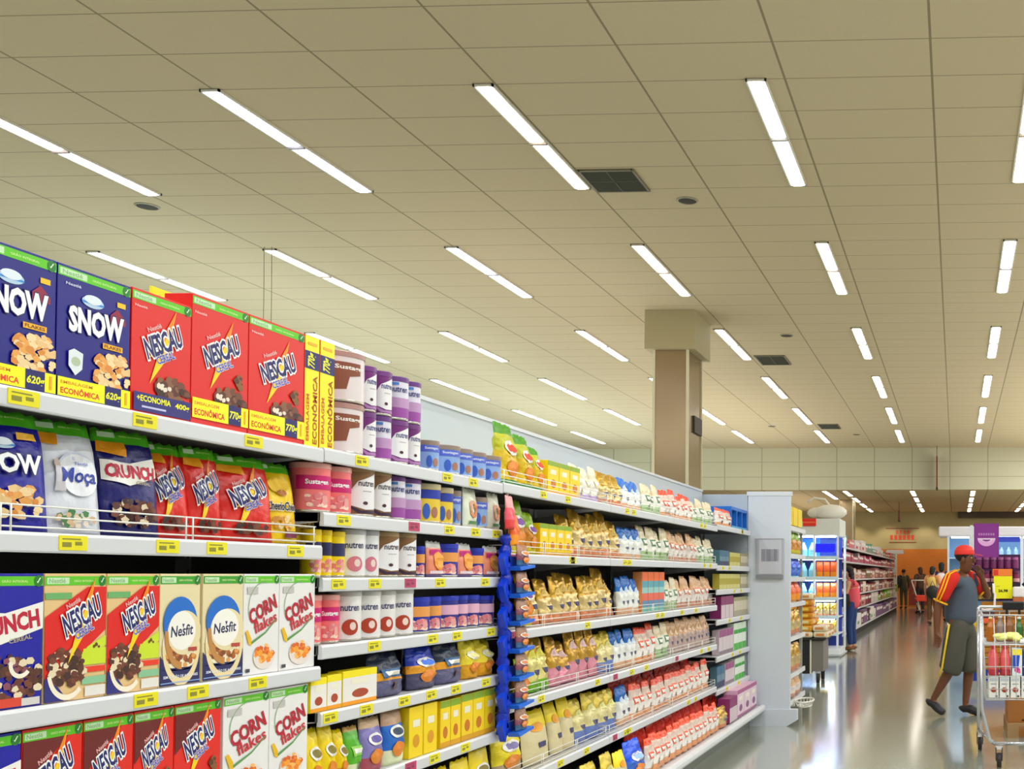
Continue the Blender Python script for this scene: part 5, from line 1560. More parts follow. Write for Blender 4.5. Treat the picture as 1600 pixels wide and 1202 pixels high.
bm_ = MB(); bm_.lathe([(0.04, 0), (0.045, 0.02), (0.045, 0.14), (0.02, 0.19), (0.02, 0.22)], mat('#c9eef6', 0.3), 12)
CB = Proto('water_bottle', 'bottle', (0.09, 0.22, 0.09), bm_.mesh('water_bottle'))
for i in range(6):
    spawn(CB, (0.5 + i * 0.15, 22.3, 1.803), f'pale bottle on the top shelf of the lit cooler, {ORD[i]} from left', group='bottles in the lit cooler')

IY = 13.3
t = thing('promotion_island', 'promotion island stand with purple tiers on a blue base', 'display', (0, 0, 0))
b = MB(); b.box(0.13, 1.3, IY, IY + 1.0, 0.0, 0.11, mat('#9aa09c', 0.5)); b.build('pallet', t)
b = MB(); b.box(0.15, 1.28, IY + 0.02, IY + 0.98, 0.11, 0.25, mat('#1c3c94', 0.45)); b.build('base', t)
b = MB(); b.box(0.15, 0.80, IY + 0.02, IY + 0.5, 1.30, 1.335, mat('#22102c', 0.4)); b.box(0.15, 0.80, IY + 0.25, IY + 0.5, 1.49, 1.51, mat('#3c1444', 0.4)); b.box(0.15, 0.83, IY + 0.5, IY + 0.53, 1.1, 1.70, mat('#4a1650', 0.5)); b.build('tier', t)
b = MB(); b.box(0.17, 0.55, IY + 0.3, IY + 0.33, 1.12, 1.30, mat('#86805a', 0.6)); b.build('panel', t)
b = MB(); b.tube([(0.83, IY, 1.33), (0.88, IY, 1.28), (0.92, IY, 1.15), (0.92, IY, 0.25)], 0.022, mat('#120c14', 0.4)); b.build('frame', t)
for x in (0.18, 0.98):
    b = MB(); b.box(x, x + 0.04, IY + 0.5, IY + 0.54, 0.25, 2.08, mat('#f4f6ff', 0.3)); b.build('post', t)
ban = Art()
ban.rect('banner_mark', '#8c2a92', -0.15, 0, 0.15, 0.42)
for i in range(7):
    ban.rect('banner_mark', '#c07ac4', -0.105 + i * 0.031, 0.275, -0.083 + i * 0.031, 0.305)
ban.arc('banner_mark', '#f0b0ea', 0, 0.235, 0.055, 0.115, PI, 2 * PI, 18, 0.85)
ban.arc('banner_mark', '#f6d8f6', 0, 0.235, 0.062, 0.075, PI, 2 * PI, 18, 0.6)
ban.rect('banner_mark', '#f6d8f6', -0.115, 0.222, 0.115, 0.240)
b = MB(); b.box(-0.155, 0.155, 0, 0.012, 0, 0.425, mat('#7a1c84', 0.5), 0.003)
o = b.build('purple_banner'); o.location = (0.38, IY + 0.02, 1.655); tag(o, 'purple banner with pink smile mark above the purple jars', 'banner')
for nm, me in ban.finish(lambda u, v, e: Vector((u * 0.96, -e, v * 0.98 + 0.005))):
    link('smile_mark', me, o)
jm = MB(); jm.lathe([(0.036, 0), (0.04, 0.01), (0.04, 0.09), (0.034, 0.105), (0.036, 0.106), (0.036, 0.135)], None, 14, mats=[mat('#5c1c50', 0.3), mat('#8a3a74', 0.3), mat('#6a2458', 0.3), mat('#2c0c28', 0.3), mat('#c06aa8', 0.3)])
JAR = Proto('jam_jar', 'jar', (0.08, 0.135, 0.08), jm.mesh('jam_jar'))
jm = MB(); jm.lathe([(0.036, 0), (0.04, 0.01), (0.04, 0.05), (0.04, 0.10), (0.034, 0.11), (0.036, 0.111), (0.036, 0.135)], None, 14, mats=[mat('#5c1c3c', 0.3), mat('#eab4b8', 0.3), mat('#8c3058', 0.3), mat('#3a1030', 0.3), mat('#3a1030', 0.3), mat('#7c3060', 0.3)])
JAR2 = Proto('jam_jar', 'jar', (0.08, 0.135, 0.08), jm.mesh('jam_jar'))
for r_ in range(2):
    for i in range(7):
        spawn(JAR if r_ else JAR2, (0.20 + i * 0.093, IY + (0.12 if r_ == 0 else 0.36), 1.337 if r_ == 0 else 1.512), f'{"pink labelled" if r_ == 0 else "purple"} jar on the {"lower" if r_ == 0 else "upper"} purple tier, {ORD[i]} from left', (0.085, 0.15, 0.085), group='jars on the purple tiers')
t = thing('price_sign', 'bright yellow price sign with orange header on promotion island', 'sign', (0.585, IY - 0.02, 1.14))
b = MB(); b.box(-0.115, 0.115, -0.006, 0.006, 0, 0.28, mat('#fff01c', 0.5), 0.002); b.build('card', t)
b = MB(); b.box(-0.13, 0.115, -0.008, 0.006, 0.282, 0.37, mat('#f08a3c', 0.5), 0.002); b.box(-0.12, -0.06, -0.009, -0.008, 0.29, 0.36, mat('#d83c34', 0.5)); b.build('header', t, 'orange header')
pa = Art(); pa.text('digits', '#1c1408', '26,98', 0, 0.095, 0.12, 0.042, bold=0.05); pa.rect('digits', '#b8b03c', -0.09, 0.15, -0.04, 0.158)
for nm, me in pa.finish(lambda u, v, e: Vector((u, -0.0065 - e, v))):
    link('digits', me, t)
b = MB(); b.box(-0.012, 0.012, 0.0065, 0.03, 0.05, 0.3, M_RAIL); b.build('clip', t)
# yellow column of packs, brown cartons, white scale-like counter
mb_ = MB(); mb_.box(-0.055, 0.055, -0.055, 0.055, 0, 0.125, mat('#f4b81c', 0.45), 0.01); mb_.box(-0.05, 0.05, -0.056, -0.0549, 0.03, 0.085, mat('#ffd84c', 0.45))
YC = Proto('yellow_tub', 'tub', (0.11, 0.125, 0.11), mb_.mesh('yellow_tub'))
for i in range(6):
    spawn(YC, (0.225, IY + 0.09, 0.252 + i * 0.132), f'yellow tub in the narrow stack behind the cart, {ORD[i]} from bottom', group='stack of yellow tubs')
bc = mat('#b4781f', 0.6, noise=0.06)
n_ = 0
for lay in range(6):
    for i in range(3):
        b = MB(); b.box(-0.155, 0.155, -0.15, 0.15, 0, 0.135, bc, 0.004); b.box(-0.156, 0.156, -0.152, -0.149, 0.06, 0.075, mat('#8c4c14', 0.6))
        if n_ == 0:
            BM = b.mesh('brown_carton')
        n_ += 1
        o = link('brown_carton', BM); o.location = (0.47 + i * 0.32, IY + 0.18, 0.252 + lay * 0.142)
        tag(o, f'brown carton stacked on the promotion island, {ORD[lay]} layer up, {ORD[i]} from left', 'carton', 'brown cartons on the island')
t = thing('white_tray_stand', 'white curved tray stand left of the yellow price sign', 'stand', (0.40, IY - 0.12, 0))
b = MB(); b.tube([(-0.085, 0, 1.02), (-0.06, 0, 1.0), (0.04, 0, 1.01), (0.075, 0, 1.05), (0.08, 0, 1.2), (0.065, 0, 1.22), (0.06, 0, 1.33)], 0.014, mat('#fff4f6', 0.35), 8); b.build('rim', t)
b = MB(); b.box(-0.1, 0.08, 0.0, 0.07, 0.9, 0.99, mat('#57202c', 0.5)); b.box(-0.06, 0.08, 0.0, 0.07, 0.84, 0.9, mat('#e86a3c', 0.5)); b.build('tray', t)
b = MB(); b.box(-0.06, 0.06, 0.071, 0.148, 0.86, 0.88, M_RAIL); b.build('bracket', t)
t = thing('white_counter', 'white rounded counter box right of the yellow price sign', 'box', (0.77, IY - 0.1, 1.16))
b = MB(); b.box(-0.07, 0.07, -0.05, 0.08, 0, 0.13, mat('#f8f0f2', 0.35), 0.02); b.build('body', t)
b = MB(); b.box(-0.065, 0.065, -0.045, 0.08, -0.06, -0.002, mat('#b86a3c', 0.5), 0.004); b.build('tray', t)

# ------------------------------------------------------------------ people


def skin(name, verts, edges, radii, m, parent=None, root=0, sub=1, smooth=True):
    me = bpy.data.meshes.new(name)
    me.from_pydata(verts, edges, [])
    me.materials.append(m)
    o = bpy.data.objects.new(name, me)
    COL.objects.link(o)
    if parent:
        o.parent = parent
    md = o.modifiers.new('skin', 'SKIN')
    md.use_smooth_shade = True
    for i, r in enumerate(radii):
        sv = me.skin_vertices[0].data[i]
        sv.radius = r if isinstance(r, (tuple, list)) else (r, r)
        sv.use_root = (i == root)
    sb = o.modifiers.new('subdivision', 'SUBSURF')
    sb.levels = sub; sb.render_levels = sub
    # bake the modifiers so that the figure is plain geometry
    dg = bpy.context.evaluated_depsgraph_get()
    ev = o.evaluated_get(dg)
    nm = bpy.data.meshes.new_from_object(ev)
    o.modifiers.clear()
    o.data = nm
    nm.materials.clear(); nm.materials.append(m)
    for p_ in nm.polygons:
        p_.use_smooth = True
    bpy.data.meshes.remove(me)
    return o


class Rig:
    def __init__(s):
        s.v, s.e, s.r = [], [], []

    def pt(s, p, r, par=None):
        s.v.append(tuple(p)); s.r.append(r)
        i = len(s.v) - 1
        if par is not None:
            s.e.append((par, i))
        return i

    def chain(s, pts, par=None):
        for p, r in pts:
            par = s.pt(p, r, par)
        return par


def lerp(a, b, t):
    return tuple(a[i] + (b[i] - a[i]) * t for i in range(3))


def person(label, loc, rz, pose, clothes, H=1.0, group=None):
    """pose: joints in metres for a 1.75 m figure facing +x; sides 'r' = -y and 'l' = +y"""
    P_ = dict(pelvis=(0, 0, 0.95), waist=(0, 0, 1.08), chest=(0.0, 0, 1.28), neck=(0.01, 0, 1.46), head=(0.03, 0, 1.62), look=0.0,
              sh_r=(0, -0.185, 1.40), el_r=(-0.02, -0.23, 1.12), wr_r=(0.04, -0.23, 0.88), sh_l=(0, 0.185, 1.40), el_l=(-0.02, 0.23, 1.12), wr_l=(0.04, 0.23, 0.88),
              hip_r=(0, -0.09, 0.90), kn_r=(0.02, -0.10, 0.50), an_r=(-0.02, -0.10, 0.09), hip_l=(0, 0.09, 0.90), kn_l=(0.02, 0.10, 0.50), an_l=(-0.02, 0.10, 0.09),
              toe_r=(0.16, -0.11, 0.03), toe_l=(0.16, 0.11, 0.03))
    P_.update(pose)
    sk = mat(clothes.get('skin', '#8a5a3c'), 0.5)
    root = thing('person', label, 'person', loc, rz, group)
    root.scale = (H, H, H)
    R_ = Rig()
    pel = R_.pt(P_['pelvis'], (0.125, 0.095))
    wst = R_.pt(P_['waist'], (0.125, 0.095), pel)
    che = R_.pt(P_['chest'], (0.15, 0.11), wst)
    up = R_.pt(lerp(P_['chest'], P_['neck'], 0.62), (0.11, 0.085), che)
    nk = R_.pt(P_['neck'], 0.055, up)
    ca, sa = math.cos(P_['look']), math.sin(P_['look'])
    hx, hy, hz = P_['head']
    hd = lambda x, y, z: (hx + x * ca - y * sa, hy + x * sa + y * ca, hz + z)
    j = R_.pt(hd(0.012, 0, -0.075), (0.062, 0.062), nk)
    h1 = R_.pt(hd(0.012, 0, -0.01), (0.080, 0.092), j)
    h2 = R_.pt(hd(0.0, 0, 0.055), (0.076, 0.090), h1)
    R_.pt(hd(-0.002, 0, 0.10), (0.045, 0.055), h2)
    for sd, sg in (('r', -1), ('l', 1)):
        S, E_, Wt = P_['sh_' + sd], P_['el_' + sd], P_['wr_' + sd]
        s0 = R_.pt(lerp(P_['chest'], S, 0.55)[:2] + (S[2] - 0.01,), 0.07, up)
        s1 = R_.pt(S, 0.058, s0)
        s2 = R_.pt(lerp(S, E_, 0.5), 0.050, s1)
        e = R_.pt(E_, 0.042, s2)
        f1 = R_.pt(lerp(E_, Wt, 0.3), 0.043, e)
        w = R_.pt(Wt, 0.027, f1)
        d = Vector(Wt) - Vector(E_); d.normalize()
        if 'hd_' + sd in P_:
            d = Vector(P_['hd_' + sd]).normalized()
        side = Vector((1, 0, 0)) - d * d.x
        side = side.normalized() if side.length > 0.2 else Vector((0, 1, 0)).cross(d).normalized()
        palm = Vector(Wt) + d * 0.05
        pm = R_.pt(palm, (0.022, 0.038), w)
        kn = palm + d * 0.035
        nrm = d.cross(side).normalized() * (-sg)
        for k, (off, ln) in enumerate(((0.030, 0.068), (0.010, 0.078), (-0.010, 0.072), (-0.029, 0.056))):
            a_0 = kn + side * off
            a1 = a_0 + d * ln * 0.5 + nrm * 0.012
            a2 = a1 + d * ln * 0.38 + nrm * 0.026
            R_.chain([(a_0, 0.0095), (a1, 0.0085), (a2, 0.0072)], pm)
        t0 = palm + side * 0.036 - d * 0.01 + nrm * 0.006
        R_.chain([(t0, 0.012), (t0 + side * 0.016 + d * 0.028 + nrm * 0.01, 0.010), (t0 + side * 0.014 + d * 0.052 + nrm * 0.02, 0.008)], pm)
        Hp, K, A = P_['hip_' + sd], P_['kn_' + sd], P_['an_' + sd]
        h = R_.pt(Hp, 0.084, pel)
        m1 = R_.pt(lerp(Hp, K, 0.45), 0.078, h)
        k_ = R_.pt(K, 0.055, m1)
        c1 = R_.pt(lerp(K, A, 0.3), 0.058, k_)
        c2 = R_.pt(lerp(K, A, 0.7), 0.042, c1)
        a_ = R_.pt(A, 0.036, c2)
        T = P_['toe_' + sd]
        R_.chain([(lerp(A, T, 0.5)[:2] + (max(0.03, lerp(A, T, 0.5)[2] - 0.01),), 0.034), (T, 0.024)], a_)
    body = skin('body', R_.v, R_.e, R_.r, sk, root, pel, 2 if H else 1)
    # face and ears
    f = MB()
    dk = mat('#20140f', 0.4); lip = mat('#7a3c34', 0.5); sm = sk
    f.ball(hd(0.093, 0, -0.022), (0.022, 0.014, 0.024), sm)
    for sg in (-1, 1):
        f.ball(hd(0.0, sg * 0.083, -0.012), (0.020, 0.010, 0.030), sm)
    f.build('nose_and_ears', root)
    f = MB()
    for sg in (-1, 1):
        f.ball(hd(0.075, sg * 0.032, 0.008), (0.010, 0.013, 0.007), mat('#efe8e0', 0.3)); f.ball(hd(0.082, sg * 0.032, 0.008), (0.005, 0.006, 0.006), dk)
        f.ball(hd(0.086, sg * 0.034, 0.028), (0.008, 0.020, 0.004), dk)
    f.build('eyes', root)
    f = MB(); f.ball(hd(0.078, 0, -0.062), (0.010, 0.024, 0.008), lip); f.build('mouth', root)
    # hair
    hc = mat(clothes.get('hair', '#1b1310'), 0.6)
    hl = clothes.get('hair_len', 0)
    hb = MB()
    hb.ball(hd(-0.018, 0, 0.045), (0.098, 0.092, 0.085), hc, 14, 9)
    if hl:
        hb.ball(hd(-0.065, 0, -0.03), (0.06, 0.085, 0.10), hc, 12, 8)
        hb.ball(hd(-0.085, 0, -0.03 - hl * 0.6), (0.045, 0.075, hl * 0.7), hc, 12, 8)
    hb.build('hair', root)
    # clothes
    sc = mat(clothes['top'], 0.8, noise=0.08)
    T_ = Rig()
    a0 = T_.pt(P_['pelvis'][:2] + (P_['pelvis'][2] - clothes.get('top_drop', 0.06),), (0.205, 0.165))
    a1 = T_.pt(P_['waist'], (0.185, 0.15), a0)
    a2 = T_.pt(P_['chest'], (0.188, 0.148), a1)
    a3 = T_.pt(lerp(P_['chest'], P_['neck'], 0.62), (0.13, 0.10), a2)
    T_.pt(lerp(P_['chest'], P_['neck'], 0.97), (0.078, 0.074), a3)
    for sd in 'rl':
        S = P_['sh_' + sd]
        T_.chain([(lerp(P_['chest'], S, 0.55)[:2] + (S[2] - 0.01,), 0.092), (S, 0.080)], a3)
    skin('shirt', T_.v, T_.e, T_.r, sc, root, 0, 2)
    if clothes.get('sleeve'):
        for sd in 'rl':
            S, E_, Wt = P_['sh_' + sd], P_['el_' + sd], P_['wr_' + sd]
            L_ = clothes.get('sleeve_len', 0.75)
            Q = Rig()
            pts = [(lerp(S, P_['neck'], 0.55), 0.07), (lerp(S, P_['neck'], 0.2), 0.086), (S, 0.088), (lerp(S, E_, L_ * 0.6), 0.074), (lerp(S, E_, min(L_, 1)), 0.072)]
            if L_ > 1:
                pts += [(lerp(E_, Wt, 0.5), 0.055), (lerp(E_, Wt, 0.92), 0.045)]
            Q.chain(pts)
            so = skin('sleeve', Q.v, Q.e, Q.r, mat(clothes['sleeve'], 0.8, noise=0.05), root, 0, 2)
            if clothes.get('stripe'):
                o_ = Vector((0, -1 if sd == 'r' else 1, 0))
                up_ = Vector((0, 0, 1))
                q = MB()
                st = [Vector(lerp(S, P_['neck'], 0.62)) + up_ * 0.062 + o_ * 0.01, Vector(S) + up_ * 0.06 + o_ * 0.045, Vector(lerp(S, E_, 0.3)) + o_ * 0.076, Vector(lerp(S, E_, L_ * 0.98)) + o_ * 0.075]
                for dx in (-0.018, 0.018):
                    q.tube([p + Vector((dx, 0, 0)) for p in st], 0.009, mat(clothes['stripe'], 0.7), 6)
                cf = Vector(lerp(S, E_, L_)); ax = (Vector(E_) - Vector(S)).normalized(); e1 = ax.orthogonal().normalized(); e2 = ax.cross(e1)
                q.tube([cf + (e1 * math.cos(k * PI / 8) + e2 * math.sin(k * PI / 8)) * 0.072 for k in range(16)], 0.010, mat(clothes['stripe'], 0.7), 6, True)
                q.build('stripe', so, 'yellow piping')
    bc_ = mat(clothes['bottom'], 0.8, noise=0.08)
    B_ = Rig()
    b0 = B_.pt(P_['pelvis'], (0.18, 0.145))
    hem = clothes.get('hem', 1.0)
    B_.pt(P_['waist'][:2] + (P_['waist'][2] - 0.04,), (0.145, 0.115), b0)
    for sd in 'rl':
        Hp, K, A = P_['hip_' + sd], P_['kn_' + sd], P_['an_' + sd]
        if clothes.get('shorts'):
            B_.chain([(Hp, 0.128), (lerp(Hp, K, 0.5), 0.132), (lerp(Hp, K, 1.0), 0.130), (lerp(K, A, 0.18), 0.132)], b0)
        else:
            B_.chain([(Hp, 0.105), (lerp(Hp, K, 0.5), 0.092), (K, 0.072), (lerp(K, A, 0.5), 0.066), (lerp(K, A, hem * 0.93), 0.058)], b0)
    so = skin('shorts' if clothes.get('shorts') else ('coat' if clothes.get('coat') else 'trousers'), B_.v, B_.e, B_.r, bc_, root, 0, 2)
    if clothes.get('shorts') and clothes.get('stripe'):
        Hp, K, A = P_['hip_r'], P_['kn_r'], P_['an_r']
        q = MB()
        q.tube([Vector(Hp) + Vector((-0.03, -0.118, 0.06)), Vector(lerp(Hp, K, 0.5)) + Vector((-0.045, -0.122, 0)), Vector(K) + Vector((-0.05, -0.118, 0)), Vector(lerp(K, A, 0.18)) + Vector((-0.05, -0.116, -0.02))], 0.011, mat('#e0c23c', 0.7), 6)
        q.build('stripe', so, 'yellow side stripe')
    for sd in 'rl':
        A, T = P_['an_' + sd], P_['toe_' + sd]
        Q = Rig()
        d = (Vector(T) - Vector(A)); hzn = Vector((d.x, d.y, 0)).normalized()
        heel = Vector(P_.get('heel_' + sd, Vector(A) - hzn * 0.045 + Vector((0, 0, -0.045))))
        r0 = Q.pt(Vector(A) + Vector((0, 0, 0.005)), 0.054)
        Q.pt(heel, 0.046, r0)
        mid = (Vector(heel) + Vector(T)) * 0.5
        Q.chain([(mid + Vector((0, 0, 0.016)), (0.058, 0.05)), (lerp(mid, T, 0.6), (0.058, 0.042)), (T, (0.044, 0.032))], r0)
        skin('shoe', Q.v, Q.e, Q.r, mat(clothes.get('shoe', '#201c20'), 0.5), root, r0, 2)
    if clothes.get('cap'):
        q = MB()
        cc = mat(clothes['cap'], 0.6)
        c0 = hd(-0.012, 0, 0.05)
        q.lathe([(0.102, -0.012), (0.104, 0.0), (0.10, 0.03), (0.082, 0.062), (0.05, 0.082), (0.012, 0.088)], cc, 20, c=hd(-0.012, 0, 0.052))
        co = q.build('cap', root)
        q = MB()
        bp = []
        for k in range(11):
            a = -1.15 + 2.3 * k / 10
            bp.append(hd(0.075 + 0.105 * math.cos(a), 0.075 * math.sin(a), 0.052 - 0.018 * math.cos(a)))
        bp2 = [(p[0], p[1], p[2] - 0.008) for p in bp]
        n = len(bp)
        q.add(bp + bp2, [tuple(range(n)), tuple(range(n, 2 * n))[::-1]] + [(k, (k + 1) % n, n + (k + 1) % n, n + k) for k in range(n)], mat('#b02a20', 0.6))
        q.build('brim', co)
    return root


person('man in red cap, blue-grey shirt with red sleeves and long shorts, beside the cart', (0.05, 10.85, 0.0), -0.42,
       dict(pelvis=(0, 0, 0.93), waist=(0, 0, 1.07), chest=(0.01, 0, 1.27), neck=(0.02, 0, 1.45), head=(0.05, 0.0, 1.60), look=0.1,
            sh_r=(-0.03, -0.20, 1.385), el_r=(-0.15, -0.25, 1.09), wr_r=(-0.15, -0.26, 0.85), hd_r=(0.1, 0, -1),
            sh_l=(0.04, 0.19, 1.385), el_l=(0.22, 0.21, 1.20), wr_l=(0.20, 0.08, 1.40), hd_l=(-0.3, -0.25, 0.9),
            kn_r=(-0.06, -0.10, 0.50), an_r=(-0.27, -0.10, 0.155), toe_r=(-0.13, -0.11, 0.028), heel_r=(-0.33, -0.10, 0.125),
            kn_l=(0.05, 0.10, 0.50), an_l=(0.0, 0.11, 0.09), toe_l=(0.20, 0.11, 0.028), hip_r=(-0.01, -0.085, 0.88), hip_l=(0.01, 0.085, 0.88)),
       dict(skin='#6e4026', top='#4d5866', sleeve='#c8281c', stripe='#f2b624', bottom='#4c4a40', shorts=True, cap='#d8382a', hair='#14100e', top_drop=0.03), 1.0)
w_ = person('woman in pink sleeveless top and jeans with black handbag, facing the far shelves', (-1.97, 20.0, 0.0), PI - 0.25,
            dict(neck=(0.03, 0, 1.44), head=(0.075, 0, 1.58), el_r=(0.05, -0.21, 1.10), wr_r=(0.27, -0.12, 1.06), el_l=(0.05, 0.21, 1.10), wr_l=(0.27, 0.12, 1.04), sh_r=(0, -0.165, 1.37), sh_l=(0, 0.165, 1.37)),
            dict(skin='#d9a078', top='#e0606c', bottom='#243c74', hair='#1c100c', hair_len=0.2, shoe='#8a5c34', top_drop=0.14), 0.94)
t = thing('handbag', 'black handbag hanging from the arm of woman in pink', 'bag', (-2.16, 19.74, 0.86))
b = MB(); b.prism([(-0.2, 0.02), (-0.17, -0.02), (0.17, -0.02), (0.2, 0.02), (0.16, 0.22), (-0.16, 0.22)], -0.06, 0.06, mat('#1f1c1c', 0.4), 'y'); b.build('body', t)
b = MB(); b.tube([(-0.1, 0, 0.2), (-0.07, 0.01, 0.32), (0.0, 0.02, 0.36), (0.07, 0.01, 0.32), (0.1, 0, 0.2)], 0.008, mat('#1f1c1c', 0.4)); b.build('strap', t)

coat = dict(skin='#a8754c', top='#4a4630', sleeve='#4a4630', sleeve_len=1.2, bottom='#46422e', hair='#2a1a14', top_drop=0.2, coat=True, shoe='#2a2420')
px = lambda p, Y: on_y(p, 900, Y).x
person('distant person in long olive coat standing against the brown far wall', (px(1412, 45.6), 45.6, 0), PI / 2 + 0.3, {}, coat, 0.97)
t = thing('backpack', 'dark bag on the shoulder of the person in olive coat', 'bag', (px(1404, 45.3), 45.3, 0.95))
b = MB(); b.ball((0, 0, 0.2), (0.13, 0.1, 0.27), mat('#16161c', 0.6)); b.build('body', t); b = MB(); b.tube([(0, 0.03, 0.42), (0.06, 0.0, 0.5), (0.12, 0.06, 0.42)], 0.015, mat('#16161c', 0.6)); b.build('strap', t)
person('distant shopper in cream and yellow top with dark hair, left of the man', (px(1457, 31), 31, 0), PI / 2 - 0.3, dict(el_r=(0.02, -0.26, 1.12), wr_r=(0.16, -0.3, 1.0)),
       dict(skin='#c98c64', top='#e6c878', sleeve='#e0a070', bottom='#6c4a2c', hair='#17100e', hair_len=0.08, shoe='#5a3a24'), 0.97)
person('distant shopper with black hair in blue and white, half hidden behind man', (px(1471, 33), 33, 0), PI / 2,
       {}, dict(skin='#8c5c44', top='#e8dce4', sleeve='#30305c', bottom='#3a3440', hair='#0e0c12', hair_len=0.1), 1.05)
person('distant brown-haired shopper behind the small cart near the far wall', (px(1438, 40), 40, 0), PI / 2 + 0.5,
       {}, dict(skin='#b07c5c', top='#5c4030', sleeve='#5c4030', bottom='#2c2428', hair='#4a2c1c', hair_len=0.12), 1.0)
t = thing('shopping_bag', 'black bag carried by the cream-topped distant shopper', 'bag', (px(1456, 31) + 0.03, 30.7, 0.72))
b = MB(); b.ball((0, 0, 0.22), (0.2, 0.1, 0.2), mat('#22241f', 0.6)); b.build('body', t); b = MB(); b.tube([(-0.08, 0, 0.38), (0, 0, 0.55), (0.08, 0, 0.38)], 0.012, mat('#22241f', 0.6)); b.build('handle', t)
t = thing('far_cart', 'small distant white-framed cart with red bag near far wall', 'cart', (px(1443, 38), 38, 0))
b = MB()
for sx in (-0.25, 0.25):
    b.tube([(sx - 0.18, 0, 1.25), (sx * 0.9, 0, 0.6), (sx * 0.8 + 0.1, 0, 0.1)], 0.022, mat('#e6e0d4', 0.4)); b.tube([(sx + 0.12, 0.1, 0.1), (sx, 0.1, 0.45)], 0.02, mat('#e6e0d4', 0.4))
b.tube([(-0.43, 0, 1.25), (0.07, 0, 1.25)], 0.025, mat('#e6e0d4', 0.4)); b.tube([(-0.3, 0, 0.6), (0.3, 0, 0.6)], 0.02, mat('#e6e0d4', 0.4)); b.build('frame', t)
b = MB(); b.box(-0.26, 0.24, -0.15, 0.25, 0.50, 0.72, mat('#e0452c', 0.6), 0.03); b.build('tray', t, 'red tray')
for sx in (-0.14, 0.28):
    b = MB(); b.tube([(sx - 0.02, 0, 0.09), (sx + 0.02, 0, 0.09)], 0.085, mat('#17171a', 0.6), 14); b.build('wheel', t)

# ------------------------------------------------------------------ shopping cart at the right edge
M_CH = mat('#c9ccd0', 0.22, 0.8)
M_CW = mat('#dcdcda', 0.3, 0.2)
t = thing('shopping_cart', 'large wire shopping cart full of cartons and bottles at the right edge', 'cart', (0, 0, 0))
cx0, cx1, cy0, cy1 = 0.20, 0.86, 8.02, 8.95


def cpt(u, v, z):
    """basket tapers towards its floor; u across, v along"""
    k = (1.13 - z) / 0.64
    ins = 0.03 * k
    return (cx0 + ins + (cx1 - cx0 - 2 * ins) * u, cy0 + ins * 1.5 + (cy1 - cy0 - ins * 2.5) * v, z)


b = MB()
zt, zb = 1.13, 0.49
for z, r in ((zt, 0.010), (0.905, 0.006), (0.74, 0.005), (0.665, 0.006), (0.57, 0.005), (zb, 0.008)):
    b.tube([cpt(0, 0, z), cpt(1, 0, z), cpt(1, 1, z), cpt(0, 1, z)], r, M_CW, 6, True)
for k in range(9):
    u = k / 8
    b.tube([cpt(u, 0, zt), cpt(u, 0, zb), cpt(u, 1, zb), cpt(u, 1, zt)], 0.0028, M_CW, 5)
for k in range(1, 10):
    v = k / 10
    b.tube([cpt(0, v, zt), cpt(0, v, zb), cpt(1, v, zb), cpt(1, v, zt)], 0.0028, M_CW, 5)
b.build('wire_basket', t)
b = MB(); b.tube([cpt(0.02, 0.04, 0.905), cpt(0.98, 0.04, 0.905), cpt(0.98, 0.96, 0.905), cpt(0.02, 0.96, 0.905)], 0.005, M_CW, 6, True)
for k in range(1, 12):
    b.tube([cpt(0.02, k / 12, 0.905), cpt(0.98, k / 12, 0.905)], 0.003, M_CW, 5)
b.build('upper_rack', t)
b = MB()
for x in (cx0 - 0.015, cx1 + 0.015):
    s_ = 1 if x < 0.5 else -1
    b.tube([(x, cy1 - 0.05, 1.15), (x, cy1 - 0.12, 0.7), (x, cy1 - 0.18, 0.14)], 0.014, M_CH, 8)
    b.tube([(x, cy0 + 0.0, 1.12), (x + s_ * 0.005, cy0 + 0.0, 0.5), (x + s_ * 0.01, cy0 - 0.02, 0.42), (x + s_ * 0.065, cy0 - 0.04, 0.20), (x + s_ * 0.10, cy0 - 0.04, 0.175)], 0.014, M_CH, 8)
    b.tube([(x + s_ * 0.10, cy0 - 0.04, 0.175), (x, cy1 - 0.18, 0.16)], 0.012, M_CH, 8)
b.tube([(cx0 + 0.085, cy0 - 0.04, 0.175), (cx1 - 0.085, cy0 - 0.04, 0.175)], 0.014, M_CH, 8)
b.build('frame', t)
b = MB(); b.tube([(cx0 - 0.015, cy1 - 0.05, 1.15), (cx0 - 0.0, cy1 + 0.02, 1.165), (cx1, cy1 + 0.02, 1.165), (cx1 + 0.015, cy1 - 0.05, 1.15)], 0.013, M_CW, 8); b.build('handle', t)
b = MB(); b.box(cx0 + 0.19, cx0 + 0.37, cy1 - 0.01, cy1 + 0.05, 1.14, 1.21, mat('#0c0a0e', 0.4), 0.01); b.box(cx0 + 0.215, cx0 + 0.235, cy1 - 0.01, cy1 + 0.04, 1.10, 1.14, mat('#0c0a0e', 0.4)); b.box(cx0 + 0.32, cx0 + 0.34, cy1 - 0.01, cy1 + 0.04, 1.10, 1.14, mat('#0c0a0e', 0.4)); b.build('handle_grip', t)
for x, y in ((cx0 + 0.12, cy0 - 0.04), (cx1 - 0.12, cy0 - 0.04), (cx0 - 0.005, cy1 - 0.2), (cx1 + 0.005, cy1 - 0.2)):
    b = MB(); b.tube([(x - 0.016, y - 0.02, 0.055), (x + 0.016, y - 0.02, 0.055)], 0.054, mat('#26201f', 0.6), 16)
    b.box(x - 0.026, x - 0.019, y - 0.035, y + 0.02, 0.05, 0.15, mat('#3a3538', 0.4)); b.box(x + 0.019, x + 0.026, y - 0.035, y + 0.02, 0.05, 0.15, mat('#3a3538', 0.4))
    b.box(x - 0.026, x + 0.026, y - 0.03, y + 0.02, 0.135, 0.155, M_CW)
    b.build('caster', t)
